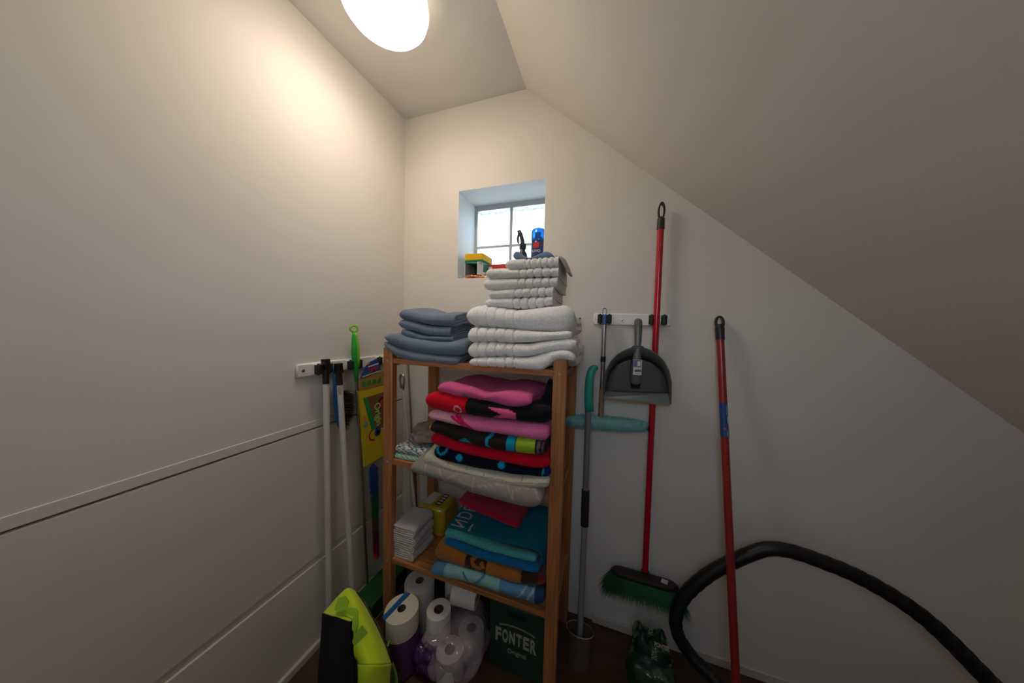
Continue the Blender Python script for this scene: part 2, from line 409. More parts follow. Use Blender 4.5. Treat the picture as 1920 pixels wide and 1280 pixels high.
# ------------------------------------------------------------------ folded textiles
def crom(xs, ys, n):
    xs = np.array(xs, float); ys = np.array(ys, float)
    t = np.linspace(xs[0], xs[-1], n); m = np.gradient(ys, xs); out = np.zeros(n)
    for k, q in enumerate(t):
        i = min(max(np.searchsorted(xs, q)-1, 0), len(xs)-2); h = xs[i+1]-xs[i]; s = (q-xs[i])/h
        out[k] = (2*s**3-3*s*s+1)*ys[i] + (s**3-2*s*s+s)*h*m[i] + (-2*s**3+3*s*s)*ys[i+1] + (s**3-s*s)*h*m[i+1]
    return out

def ribbon_path(D, t, nu, nd=16, na=9):
    """centre line of a folded cloth: nested U shapes with the round fold at depth 0; returns points, cloth thickness, index range of the outer layer"""
    th = t/(2*nu); pts = []
    R = t/2-th/2; Rx = min(R, D*.25)
    fx = R+th/2
    def arc(r, up=True):
        a = np.linspace(math.pi/2, 3*math.pi/2, na*2+1)
        return [(fx + r*math.cos(q), t/2 + r*math.sin(q)) for q in a]
    top = [(d, t-th/2) for d in np.linspace(D, fx, nd)]
    bot = [(d, th/2) for d in np.linspace(fx, D, nd)]
    pts = top[:-1] + arc(R) + bot[1:]
    n_out = len(pts)
    if nu == 2:
        r2 = R-th
        pts += [(D+th*.45, th)] + [(d, 1.5*th) for d in np.linspace(D, fx, nd)][:-1]
        a = np.linspace(3*math.pi/2, math.pi/2, na*2+1)
        pts += [(fx + r2*math.cos(q), t/2 + r2*math.sin(q)) for q in a]
        pts += [(d, t-1.5*th) for d in np.linspace(fx, D-.004, nd)][1:]
    return np.array(pts), th, n_out

def cloth_mesh(D, t, nu, nx, mapf, colf, lump=.003, seed=0.0, groove=None, fuzz=.0006, step=.35):
    """extrude the folded ribbon; mapf(s01, d, z01) -> world xyz arrays"""
    c, th, n_out = ribbon_path(D, t, nu)
    d = np.gradient(c, axis=0); d /= (np.linalg.norm(d, axis=1)[:, None]+1e-9); nrm = np.stack([d[:, 1], -d[:, 0]], 1)
    h = th*.48
    nrm2 = nrm
    A = c - nrm2*h; B = c + nrm2*h         # one side, other side
    # outer side of the pad is where the offset points away from the pad centre
    mid = len(c[:n_out])//2
    if A[mid][0] > B[mid][0]: A, B = B, A
    m = len(c); V = np.zeros((nx, m, 2, 3)); C = np.zeros((nx, m, 2, 3))
    for i in range(nx):
        s = i/(nx-1)
        Ao = A.copy()
        # round the cloth edge slightly at both ends
        if groove is not None:
            g = groove(s); Ao[:n_out] = A[:n_out] + (c[:n_out]-A[:n_out])*g
        for k, Q in enumerate((Ao, B)):
            V[i, :, k] = mapf(s, Q[:, 0], Q[:, 1]/t)
    nvec = Vector((0, 0, 0))
    Vf = V.reshape(-1, 3)
    L1 = np.zeros_like(Vf)
    for q in range(len(Vf)):
        x, y, z = Vf[q]
        w = noise.noise_vector(Vector((x*14+seed, y*14, z*22)))
        w2 = noise.noise_vector(Vector((x*60+seed, y*60, z*60)))
        L1[q] = (w.x*lump*.4+w2.x*fuzz, w.y*lump*.7+w2.y*fuzz, w.z*lump+w2.z*fuzz)
    Vf = Vf+L1
    out_mask = np.zeros((nx, m, 2), bool); out_mask[:, :n_out, 0] = True
    C = colf(Vf[:, 0], Vf[:, 1], Vf[:, 2], out_mask.reshape(-1))
    idx = np.arange(nx*m*2).reshape(nx, m, 2)
    f = []
    for i in range(nx-1):
        for j in range(m-1):
            f.append((idx[i,j,0], idx[i+1,j,0], idx[i+1,j+1,0], idx[i,j+1,0]))
            f.append((idx[i,j,1], idx[i,j+1,1], idx[i+1,j+1,1], idx[i+1,j,1]))
        f.append((idx[i,0,0], idx[i,0,1], idx[i+1,0,1], idx[i+1,0,0])); f.append((idx[i,m-1,0], idx[i+1,m-1,0], idx[i+1,m-1,1], idx[i,m-1,1]))
    for i, fl in ((0, False), (nx-1, True)):
        for j in range(m-1):
            f.append((idx[i,j,0], idx[i,j+1,0], idx[i,j+1,1], idx[i,j,1]))
    mb = MB(); mb.v = Vf.tolist(); mb.f = [tuple(int(a) for a in q) for q in f]
    return mb, C

def solid(c):
    c = np.array(c)
    return lambda x, y, z, o: np.tile(c, (len(x), 1))

def front_towel(name, label, group, S, yf, D, col, yr=None, nu=2, nx=90, lump=.003, grooves=None, gdepth=1.0, gw=.0032, back=None, ends=(1, 1), rise=0.0, cat='towel', material='terry', blend=.11, skew=0.0, xinset=None, org=(700, 460, 4.571), hook=None):
    """towel with its round fold to the front; S = (u, top, bottom) along the front fold from left to right"""
    yr = yf if yr is None else yr
    ox, oy, sc = org
    us = [ox+a/sc for a, _, _ in S]; X = []; T = []; Bt = []; Yl = []
    for (a, tv, bv), u in zip(S, us):
        fr = (u-us[0])/(us[-1]-us[0]); y = yf+(yr-yf)*fr
        pt = P(u, oy+tv/sc, y=y+.010); pb = P(u, oy+bv/sc, y=y+.006)
        X.append((pt[0]+pb[0])/2); T.append(pt[2]); Bt.append(pb[2]); Yl.append(y)
    if grooves: nx = max(nx, 190)
    n = nx; Xi = np.linspace(X[0], X[-1], n); Ti = crom(X, T, n); Bi = crom(X, Bt, n); Yi = crom(X, Yl, n)
    t = float(np.mean(Ti-Bi)); er = .55*t
    q_ = np.array([0, .04, .12, .24, .4, .6, .8])*er
    xs_ = np.concatenate([X[0]+q_ if ends[0] else [X[0]], Xi[(Xi > X[0]+er*.9*ends[0]+1e-4) & (Xi < X[-1]-er*.9*ends[1]-1e-4)], (X[-1]-q_)[::-1] if ends[1] else [X[-1]]])
    Ti, Bi, Yi = np.interp(xs_, Xi, Ti), np.interp(xs_, Xi, Bi), np.interp(xs_, Xi, Yi); Xi = xs_; n = len(Xi)
    bot_back = None
    if back is not None:
        prev = STACK.get(back)
        bot_back = np.full(n, STACK_Z[back]) if prev is None else np.interp(Xi, prev[0], prev[1])
        bot_back = np.convolve(np.pad(bot_back, 12, mode='edge'), np.ones(25)/25, 'valid')
        STACK[back] = (Xi.copy(), bot_back+(Ti-Bi)*{'mid': .86}.get(back, 1.0)+.0005)
    def mapf(s, d, z):
        i = int(round(s*(n-1))); dd = np.clip(d, 0, None)
        zb, zt = Bi[i], Ti[i]
        if back is not None:
            k = np.clip(dd/blend, 0, 1); k = k*k*(3-2*k)
            th_ = zt-zb; zb = zb+(bot_back[i]-zb)*k; zt = zb+th_
        y = Yi[i]+d
        e = 1.0
        if ends[0]: e = min(e, (Xi[i]-Xi[0])/er)
        if ends[1]: e = min(e, (Xi[-1]-Xi[i])/er)
        e = min(1.0, e); r_ = math.sqrt(max(0.0, 1-(1-e)**2)); fz = .30+.70*r_
        z = .5+(z-.5)*fz; y = y+(1-r_)*er*.5
        zz = zb+(zt-zb)*z + rise*np.sin(np.clip(dd/D, 0, 1)*math.pi*.62)*z*(.55+.45*math.sin(math.pi*s))
        x = Xi[i]+skew*dd + (hook(s, d, z) if hook else 0)
        x = np.full_like(d, 1.0)*x
        if back in ('mid', 'low'): x = np.where(y > -.368, np.minimum(x, .883), x)
        return np.stack([x, y, zz], 1)
    gr = None
    if grooves:
        gx = [P(ox+a/sc, oy+S[len(S)//2][1]/sc, y=(yf+yr)/2)[0] for a in grooves]
        def gr(s):
            x = Xi[int(round(s*(n-1)))]; return gdepth*max(math.exp(-((x-g)/gw)**2) for g in gx)
    mb, C = cloth_mesh(D, t, nu, n, mapf, col if callable(col) else solid(col), lump, seed=hash_(name+label), groove=gr)
    return single(name, mb, material, label, cat, group, colors=C, smooth='all')
STACK = {}; STACK_Z = {'blue': 1.167, 'white': 1.167, 'mid': .754, 'low': .337}
def hash_(s):
    return (sum(ord(c)*(i+3) for i, c in enumerate(s)) % 997)*.37

def side_cloth(name, label, group, x0, x1, y0, y1, z0, t, col, cat='cloth', fold='x', nu=2, nx=40, lump=.003, material='terry', tilt=(0, 0), rot=0.0):
    """small folded cloth as a box region; fold 'x': round fold to +x, ends to the front; 'y': fold to the front"""
    cx, cy = (x0+x1)/2, (y0+y1)/2; cr, sr = math.cos(rot), math.sin(rot)
    def mapf(s, d, z):
        if fold == 'x': x = x1-d; y = np.full_like(d, y0+(y1-y0)*s)
        else: y = y0+d; x = np.full_like(d, x0+(x1-x0)*s)
        zz = z0+z*t + tilt[0]*(x-cx) + tilt[1]*(y-cy)
        a, b = x-cx, y-cy
        return np.stack([cx+a*cr-b*sr, cy+a*sr+b*cr, zz], 1)
    D = (x1-x0) if fold == 'x' else (y1-y0)
    mb, C = cloth_mesh(D-.004, t, nu, nx, mapf, col if callable(col) else solid(col), lump, seed=hash_(label))
    return single(name, mb, material, label, cat, group, colors=C, smooth='all')

def paint(base, rules):
    """rules: list of (test(x,y,z), colour)"""
    base = np.array(base)
    def f(x, y, z, o):
        C = np.tile(base, (len(x), 1))
        for tst, c in rules:
            k = tst(x, y, z) & o; C[k] = c
        return C
    return f
def pxz(a, b, y, org):
    p = P(org[0]+a/org[2], org[1]+b/org[2], y=y); return p[0], p[2]
def disc(a, b, r, y, org, r0=0.0):
    cx, cz = pxz(a, b, y, org); rr = pxz(a+r, b, y, org)[0]-cx; ri = (pxz(a+r0, b, y, org)[0]-cx) if r0 else 0
    return lambda x, yy, z: (((x-cx)**2+(z-cz)**2) < rr*rr) & (((x-cx)**2+(z-cz)**2) >= ri*ri) & (yy < y+.05)
def band(a0, a1, b, y, org):
    x0 = pxz(a0, b, y, org)[0]; x1 = pxz(a1, b, y, org)[0]
    return lambda x, yy, z: (x >= x0) & (x < x1)
def poly(pts, y, org):
    Q = [pxz(a, b, y, org) for a, b in pts]
    def f(x, yy, z):
        ins = np.zeros(len(x), bool)
        for (xa, za), (xb, zb) in zip(Q, Q[1:]+Q[:1]):
            c = ((za > z) != (zb > z)) & (x < (xb-xa)*(z-za)/((zb-za) if zb != za else 1e-9)+xa); ins ^= c
        return ins & (yy < y+.05)
    return f
def stroke(segs, w, y, org):
    Q = [(pxz(*p, y, org), pxz(*q, y, org)) for p, q in segs]
    def f(x, yy, z):
        k = np.zeros(len(x), bool)
        for (ax, az), (bx, bz) in Q:
            dx, dz = bx-ax, bz-az; t_ = np.clip(((x-ax)*dx+(z-az)*dz)/(dx*dx+dz*dz+1e-12), 0, 1)
            k |= ((x-ax-t_*dx)**2+(z-az-t_*dz)**2) < w*w
        return k & (yy < y+.05)
    return f

C3 = (700, 460, 4.571); C6 = (760, 680, 4.57); C7 = (700, 880, 3.556)
BLUE = srgb(112, 129, 149); BLUE2 = srgb(107, 123, 143); WHITE = (.90, .885, .87); WHITE2 = (.82, .805, .785); SHADED_WHITE = (.50, .46, .42)
# --- blue towels on top shelf
gb = 'blue towels on the top shelf'
front_towel('bath_towel', 'slate blue bath towel at the bottom of the blue stack', gb, [(92,812,868),(130,835,900),(190,868,945),(300,905,986),(500,938,1008),(640,950,1022),(735,955,1030)], -.365, .27, BLUE, org=C3, back='blue')
front_towel('bath_towel', 'slate blue bath towel, second from the bottom of the blue stack', gb, [(92,752,818),(130,748,840),(190,745,868),(300,785,905),(450,815,935),(640,828,950),(780,805,955)], -.365, .27, BLUE, org=C3, back='blue')
front_towel('hand_towel', 'lowest of the three smaller slate blue hand towels', gb, [(245,715,762),(300,730,782),(400,765,800),(550,782,818),(690,782,818)], -.35, .21, BLUE2, org=C3, ends=(1, 0), back='blue', lump=.002)
front_towel('hand_towel', 'middle one of the three smaller slate blue hand towels', gb, [(216,634,700),(250,632,712),(350,655,740),(450,688,765),(560,697,782),(665,697,788)], -.35, .21, BLUE, org=C3, ends=(1, 0), back='blue', lump=.002, grooves=[560, 625], gdepth=.25)
front_towel('hand_towel', 'topmost slate blue hand towel of the blue stack', gb, [(220,550,630),(255,548,635),(350,575,655),(500,602,682),(610,598,692),(700,598,698)], -.35, .20, BLUE2, org=C3, ends=(1, 0), back='blue', rise=.012, lump=.002, grooves=[630, 655], gdepth=.25)
# --- white towels
gw_ = 'white ribbed bath towels on the top shelf'
WG = [890, 970, 1045, 1125, 1200]
front_towel('bath_towel', 'white ribbed bath towel at the bottom of its stack on the rack', gw_, [(820,966,1034),(845,966,1036),(1000,962,1046),(1200,962,1056),(1330,958,1064),(1450,930,1068),(1570,900,985),(1660,892,978),(1730,915,1010)], -.375, .29, WHITE, org=C3, back='white', grooves=WG)
front_towel('bath_towel', 'white ribbed bath towel, second from the bottom of its stack', gw_, [(808,842,960),(845,838,962),(1000,832,956),(1200,842,956),(1330,845,952),(1450,822,928),(1600,800,900),(1745,785,890)], -.372, .29, WHITE, org=C3, back='white', grooves=WG)
front_towel('bath_towel', 'white ribbed bath towel, third from the bottom of its stack', gw_, [(808,704,834),(845,702,836),(1000,706,830),(1200,715,838),(1400,735,828),(1550,735,806),(1700,722,798)], -.370, .28, WHITE, org=C3, back='white', grooves=WG)
front_towel('bath_towel', 'thick white bath towel topping the four large ribbed ones', gw_, [(785,522,690),(830,520,690),(950,512,704),(1080,530,716),(1200,548,722),(1400,528,732),(1560,506,728),(1640,492,722),(1715,495,715)], -.365, .28, WHITE, org=C3, back='white', grooves=[890, 970, 1045, 1125, 1205], gdepth=.45)
gs = 'white ribbed hand towels on top of the stack'
SG = [1200, 1262, 1330, 1396, 1462, 1530]
front_towel('hand_towel', 'lowest of the small off-white towels, above the thick white one', gs, [(958,458,525),(990,456,527),(1100,450,534),(1200,448,540),(1400,442,538),(1537,434,512)], -.345, .20, WHITE2, org=C3, back='white', ends=(1, 0), grooves=[1195,1255,1325,1395,1465], lump=.002)
front_towel('hand_towel', 'small off-white ribbed towel, second from below, its end curled', gs, [(985,388,454),(1010,386,456),(1200,370,450),(1400,360,442),(1545,352,436)], -.345, .20, WHITE2, org=C3, back='white', ends=(1, 0), grooves=[1210,1270,1345,1410,1475], lump=.002)
front_towel('hand_towel', 'small off-white ribbed towel in the middle of the upper stack', gs, [(945,286,382),(985,284,384),(1200,280,374),(1400,270,360),(1580,264,354)], -.345, .20, WHITE2, org=C3, back='white', ends=(1, 0), grooves=[1240,1300,1370,1440,1510], lump=.002)
front_towel('hand_towel', 'small off-white ribbed towel, second from the top', gs, [(968,198,282),(1005,197,284),(1200,205,278),(1400,193,270),(1590,185,264)], -.345, .20, WHITE2, org=C3, back='white', ends=(1, 0), grooves=[1250,1310,1370,1445,1515], lump=.002)
FL = lambda s, d, z: 0*d
tw = front_towel('hand_towel', 'uppermost off-white ribbed towel with its corner hanging down', gs, [(1130,122,204),(1165,120,206),(1350,108,200),(1480,98,192),(1588,90,184)], -.345, .20, WHITE2, org=C3, back='white', ends=(1, 0), grooves=[1305,1345,1395,1440,1495,1545], lump=.002)
# hanging corner of the uppermost towel and curled back ends
def sheet(name, rows, th, m, parent=None, colors=None, sub=6, **k):
    """thick smooth sheet through a grid of 3-D points"""
    R = np.array(rows, float); a, b, _ = R.shape; na, nb = (a-1)*sub+1, (b-1)*sub+1
    G = np.stack([np.stack([crom(range(b), R[i, :, c], nb) for c in range(3)], 1) for i in range(a)])
    G = np.stack([np.stack([crom(range(a), G[:, j, c], na) for c in range(3)], 1) for j in range(nb)], 1)
    du = np.gradient(G, axis=0); dv = np.gradient(G, axis=1); N = np.cross(du, dv); N /= (np.linalg.norm(N, axis=2)[..., None]+1e-9)
    V = np.concatenate([(G+N*th/2).reshape(-1, 3), (G-N*th/2).reshape(-1, 3)]); o = na*nb; f = []
    I = lambda i, j: i*nb+j
    for i in range(na-1):
        for j in range(nb-1):
            f += [(I(i,j), I(i+1,j), I(i+1,j+1), I(i,j+1)), (o+I(i,j), o+I(i,j+1), o+I(i+1,j+1), o+I(i+1,j))]
    for i in range(na-1): f += [(I(i,0), o+I(i,0), o+I(i+1,0), I(i+1,0)), (I(i,nb-1), I(i+1,nb-1), o+I(i+1,nb-1), o+I(i,nb-1))]
    for j in range(nb-1): f += [(I(0,j), I(0,j+1), o+I(0,j+1), o+I(0,j)), (I(na-1,j), o+I(na-1,j), o+I(na-1,j+1), I(na-1,j+1))]
    mb = MB(); mb.v = V.tolist(); mb.f = f
    C = None
    if colors is not None: C = colors(V[:, 0], V[:, 1], V[:, 2], np.ones(len(V), bool)) if callable(colors) else np.tile(np.array(colors), (len(V), 1))
    return mb, C
def q(a, b, y, org=C3): return P(org[0]+a/org[2], org[1]+b/org[2], y=y)
mb, C = sheet('flap', [[q(1560,92,-.335), q(1560,96,-.24), q(1565,100,-.16)], [q(1600,110,-.335), q(1625,110,-.24), q(1630,115,-.16)], [q(1640,170,-.33), q(1668,180,-.25), q(1660,190,-.17)], [q(1672,235,-.32), q(1702,268,-.26), q(1680,250,-.18)]], .006, 'terry', colors=SHADED_WHITE)  # corner of the white towel, its brownish shade put into the colour
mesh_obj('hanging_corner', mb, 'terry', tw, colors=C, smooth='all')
def curls(ob, pts, r, n=16):
    mb = MB().tube(pts, r, n)
    C = np.tile(np.array(WHITE2)*1.0, (len(mb.v), 1)); mesh_obj('rolled_end', mb, 'terry', ob, colors=C, smooth='all')
# --- blue cloth on the very top
front_towel('dust_cloth', 'thin blue cloth lying crumpled on top of the white towels', None, [(1200,68,112),(1235,54,115),(1290,94,118),(1360,103,117),(1420,76,112),(1485,54,104),(1535,70,98)], -.325, .15, srgb(112, 138, 168), org=C3, cat='cloth', lump=.002, nu=1)

# --- second shelf: the big stack
g2 = 'bright towels on the middle shelf'
PINK = srgb(222, 96, 152); PINK2 = srgb(235, 120, 170); BLK = (.010, .009, .010); RED = srgb(200, 12, 40); CYAN = srgb(20, 150, 190); LIME = srgb(150, 185, 50)
YS = -.395
front_towel('bath_mat', 'grey bath mat with a pebble pattern, lowest in the middle stack', g2, [(35,856,958),(75,846,966),(160,862,985),(250,890,1012),(500,955,1118),(700,1015,1175),(900,1045,1240),(1090,1080,1274),(1175,1105,1258)], YS-.02, .30,
  (lambda sg: paint(srgb(150, 142, 135), [(sg, srgb(176, 166, 156))]))(stroke([((160,880),(165,985)),((260,900),(330,1010)),((330,1030),(370,985)),((370,985),(480,950)),((330,1030),(420,1090)),((570,985),(572,1110)),((572,1060),(450,1010)),((572,1060),(680,1060)),((680,1060),(860,1060)),((860,1060),(925,1180)),((690,1150),(640,1110)),((925,1180),(915,1110)),((915,1110),(980,1085)),((925,1180),(930,1225)),((980,1085),(1100,1110)),((1100,1110),(1150,1190)),((1150,1190),(1160,1260))], .0022, YS-.02, C6)), org=C6, back='mid', nx=120, material='velour', blend=.10)
front_towel('bath_mat', 'pale cream quilted mat above the grey bath mat', g2, [(155,772,884),(190,775,890),(350,850,932),(600,918,1005),(900,978,1058),(1150,988,1080),(1235,990,1088)], YS-.005, .29,
  (lambda sg: paint(srgb(196, 192, 172), [(sg, srgb(150, 145, 128))]))(stroke([((160,832),(350,905)),((350,905),(600,965)),((600,965),(900,1025)),((900,1025),(1235,1040)),((355,850),(350,930)),((520,890),(500,960)),((680,930),(660,985)),((840,965),(830,1020)),((1000,985),(985,1050))], .0012, YS-.005, C6)), org=C6, back='mid', nx=110, nu=2)
front_towel('beach_towel', 'navy beach towel with turquoise dots in the middle stack', g2, [(245,715,820),(285,718,832),(500,782,890),(750,832,932),(1000,885,972),(1150,912,982),(1240,918,982)], YS, .28,
  paint(srgb(10, 14, 36), [(disc(460, 818, 27, YS, C6), CYAN), (disc(818, 882, 30, YS, C6), CYAN), (disc(305, 738, 48, YS, C6, 30), CYAN), (band(1172, 1182, 950, YS, C6), CYAN), (band(1182, 1300, 950, YS, C6), srgb(22, 34, 96)),
   (stroke([((520,782),(640,808)),((750,830),(880,858)),((940,880),(1020,895)),((255,700),(330,725))], .002, YS, C6), srgb(200,190,195))]), org=C6, back='mid', nx=130, material='velour')
front_towel('beach_towel', 'plain red towel in the middle of the stack', g2, [(220,606,700),(255,608,712),(500,692,782),(750,752,842),(1000,795,895),(1180,815,908),(1235,820,905)], YS, .28, RED, org=C6, back='mid', material='velour')
front_towel('beach_towel', 'dark brown towel with turquoise and lime blocks on its fold', g2, [(205,510,595),(235,510,602),(450,562,682),(700,622,738),(900,642,778),(1110,662,800),(1205,690,795)], YS-.005, .27,
  paint(srgb(38, 30, 30), [(band(150, 216, 560, YS, C6), srgb(225, 180, 20)), (disc(512, 712, 60, YS, C6), CYAN), (stroke([((735,622),(700,650)),((700,650),(698,700)),((698,700),(730,735))], .0045, YS, C6), CYAN),
   (band(862, 942, 700, YS, C6), CYAN), (band(950, 1112, 700, YS, C6), LIME), (band(1132, 1150, 700, YS, C6), srgb(105, 90, 105)), (band(1168, 1186, 700, YS, C6), srgb(110, 85, 95))]), org=C6, back='mid', nx=130, material='velour')
front_towel('beach_towel', 'pale pink towel with a magenta streak on its fold', g2, [(195,410,492),(228,410,496),(400,442,532),(600,482,590),(900,512,632),(1100,528,665),(1228,535,684)], YS, .27,
  paint(PINK2, [(poly([(150,380),(380,440),(480,560),(560,600),(150,600)], YS, C6), srgb(240, 175, 195)), (stroke([((390,465),(480,530)),((420,455),(520,560)),((450,470),(580,580))], .004, YS, C6), srgb(215, 30, 95))]), org=C6, back='mid', nx=120, material='velour')
rb = front_towel('beach_towel', 'red and black towel with a pink print on its fold', g2, [(165,252,390),(200,250,395),(400,278,440),(550,312,456),(800,362,492),(1000,372,515),(1150,368,520),(1245,360,518)], YS-.005, .27,
  paint(BLK, [(band(100, 520, 350, YS, C6), srgb(214, 14, 40)), (disc(442, 405, 33, YS-.005, C6, 23), srgb(235,200,200)), (poly([(700,383),(760,386),(830,396),(890,408),(945,433),(943,496),(880,484),(725,490),(740,472),(828,446),(760,413)], YS-.005, C6), srgb(236, 96, 150))]), org=C6, back='mid', nx=140, material='velour')
front_towel('beach_towel', 'crumpled pink towel topping the middle stack', g2, [(275,172,258),(315,172,264),(500,212,292),(700,252,336),(850,258,362),(1000,262,370),(1085,275,366)], YS-.0, .27,
  paint(PINK, [(disc(510, 292, 22, YS, C6), srgb(120,110,118))]), org=C6, back='mid', rise=.012, lump=.010, material='velour')
# black end of the red and black towel standing up behind the post
mb, C = sheet('flap', [[q(1110,380,-.36,C6), q(1185,270,-.33,C6), q(1215,180,-.26,C6), q(1235,150,-.18,C6)], [q(1250,400,-.35,C6), q(1262,300,-.33,C6), q(1265,200,-.27,C6), q(1265,160,-.20,C6)]], .014, 'velour', colors=BLK)
mesh_obj('raised_end', mb, 'velour', rb, colors=C, smooth='all')
# --- dishcloths left on the middle shelf
def knit(cols, s):
    cols = [np.array(c) for c in cols]
    def f(x, y, z, o):
        k = (np.floor(x*s)+np.floor(y*s)+np.floor(z*s*2.2)).astype(int) % len(cols)
        return np.array(cols)[k]
    return f
gd = 'crocheted dishcloths on the middle shelf'
side_cloth('dishcloth', 'mint green and white crocheted dishcloth lying on the middle shelf', gd, .248, .385, -.345, -.20, .7505, .022, knit([srgb(150,215,190), srgb(225,235,220), srgb(120,195,170)], 130), fold='y', lump=.004)
side_cloth('dishcloth', 'white and navy crocheted dishcloth on top of the mint one', gd, .248, .392, -.345, -.19, .773, .030, knit([srgb(220,215,205), srgb(225,222,215), srgb(60,80,120), srgb(215,212,205), srgb(90,150,185)], 85), fold='y', lump=.006)
def rumple(name, label, cat, c, r, col, seed, m='terry', n=28, amp=.35):
    mb = MB(); rings = []
    for i in range(n+1):
        ph = math.pi*i/n; ring = []
        for k in range(n*2):
            t_ = 2*math.pi*k/(n*2); d = Vector((math.sin(ph)*math.cos(t_), math.sin(ph)*math.sin(t_), math.cos(ph)))
            w = 1+amp*noise.noise(d*1.6+Vector((seed, 0, 0)))+amp*.5*noise.noise(d*4+Vector((seed, 3, 0)))
            ring.append((c[0]+d.x*r[0]*w, c[1]+d.y*r[1]*w, max(c[2]-r[2], c[2]+d.z*r[2]*w)))
        rings.append(ring)
    mb.loft(rings); C = np.tile(np.array(col), (len(mb.v), 1))
    return single(name, mb, m, label, cat, colors=C, smooth='all')
rumple('floor_cloth', 'crumpled grey brown rag lying on the crocheted dishcloths', 'cloth', (.352, -.25, .845), (.082, .075, .040), srgb(142, 126, 112), 3.1)
# --- third shelf
g3 = 'towels on the bottom shelf'
YT = -.375
TEAL = srgb(0, 104, 130); AQUA = srgb(72, 170, 172); BLU = srgb(0, 110, 170)
lb0 = paint(srgb(92, 140, 180), [(band(480, 845, 720, YT-.01, C7), srgb(140, 190, 190)), (stroke([((600,690),(655,775)),((655,775),(735,715))], .0035, YT-.015, C7), srgb(70,120,165)), (stroke([((945,870),(1000,810)),((1000,810),(1020,790)),((1015,885),(1040,840)),((1040,840),(1065,815))], .003, YT-.015, C7), srgb(165, 190, 190)), (band(1080, 1200, 850, YT, C7), srgb(40, 66, 110))])
front_towel('beach_towel', 'light blue towel with a heart print, lowest on the bottom shelf', g3, [(380,630,712),(430,626,722),(480,636,732),(650,676,772),(840,740,835),(1000,782,885),(1080,795,912),(1140,790,930)], YT-.02, .30, lb0, org=C7, back='low', nx=130, material='velour')
front_towel('beach_towel', 'ochre brown towel with a dark panel on its fold', g3, [(410,488,618),(450,482,628),(620,572,672),(760,612,714),(980,690,772),(1095,705,785),(1150,705,785)], YT-.005, .29,
  paint(srgb(172, 104, 40), [(band(610, 752, 640, YT, C7), srgb(62, 34, 22)), (stroke([((735,610),(690,598)),((690,598),(650,612)),((650,612),(660,640)),((660,640),(700,662)),((700,662),(730,655)),((730,655),(715,640))], .006, YT-.005, C7), srgb(172,104,40)), (band(982, 1095, 740, YT, C7), srgb(52, 28, 20)), (band(1095, 1300, 740, YT, C7), srgb(125, 40, 30))]), org=C7, back='low', nx=120)
front_towel('beach_towel', 'plain strong blue towel under the aqua one', g3, [(475,452,514),(500,455,522),(700,528,602),(900,582,652),(1050,625,690),(1105,640,695)], YT+.005, .27, BLU, org=C7, back='low')
front_towel('beach_towel', 'pale aqua towel beneath the lettered teal one', g3, [(478,402,450),(510,402,458),(650,452,505),(900,532,582),(1000,552,605),(1085,568,624)], YT+.006, .27, AQUA, org=C7, back='low', nu=2)
# lettered teal towel: thin cloth on top of the aqua one, following its top
def teal_pt(s, d):
    a = P(*(C7[0]+492/C7[2], C7[1]+400/C7[2]), y=-.352); b = P(*(C7[0]+1085/C7[2], C7[1]+560/C7[2]), y=-.352)
    return a+(b-a)*s+np.array([0, d, .012+.012*d])
rows = [[teal_pt(s, d) for d in (0, .06, .12, .18, .235)] for s in (0, .25, .5, .75, 1.0, 1.06)]
for r in rows[-1:]:
    for p in r: p[2] -= .018
a0 = teal_pt(0, 0)
LET = []   # lettering running along the left edge: N D E T from front to back
def L(px_, py_): return (a0[0]+px_, a0[1]+py_)
def seg(*p): LET.extend(zip(p[:-1], p[1:]))
lx0, lx1 = .012, .062
seg(L(lx0,.012), L(lx1,.012), L(lx0,.042), L(lx1,.042))
seg(L(lx0,.062), L(lx1,.062), L(lx1,.082), L(lx1-.012,.092), L(lx0+.012,.092), L(lx0,.082), L(lx0,.062))
seg(L(lx0,.135), L(lx0,.110), L(lx1,.110), L(lx1,.135)); seg(L((lx0+lx1)/2,.110), L((lx0+lx1)/2,.130))
seg(L(lx1,.150), L(lx1,.178)); seg(L(lx1,.164), L(lx0,.164))
seg(L(lx1+.028,.004), L(lx1+.026,.038))
def letf(x, y, z, o):
    C = np.tile(np.array(TEAL), (len(x), 1)); k = np.zeros(len(x), bool)
    for (ax, ay), (bx, by) in LET:
        dx, dy = bx-ax, by-ay; t_ = np.clip(((x-ax)*dx+(y-ay)*dy)/(dx*dx+dy*dy+1e-9), 0, 1); k |= ((x-ax-t_*dx)**2+(y-ay-t_*dy)**2) < .0034**2
    C[k] = srgb(188, 196, 196); return C
mb, C = sheet('teal', rows, .006, 'velour', colors=letf, sub=30)
tt = single('beach_towel', mb, 'velour', 'teal towel with white lettering along one edge and a fringe', 'towel', g3, colors=C, smooth='all')
fr = MB(); rt, tp = [], []
for k in range(150):
    d = .235*k/149; p = teal_pt(1.055, d); p[2] -= .017
    rt.append(p); tp.append(p+np.array([.018+random.uniform(-.006, .008), random.uniform(-.012, .006), -.035+random.uniform(-.01, .01)]))
fr.strands(rt, tp, .0016)
tag(mesh_obj('fringe', fr, 'velour', tt, colors=np.tile(np.array(TEAL), (len(fr.v), 1))), kind='stuff')
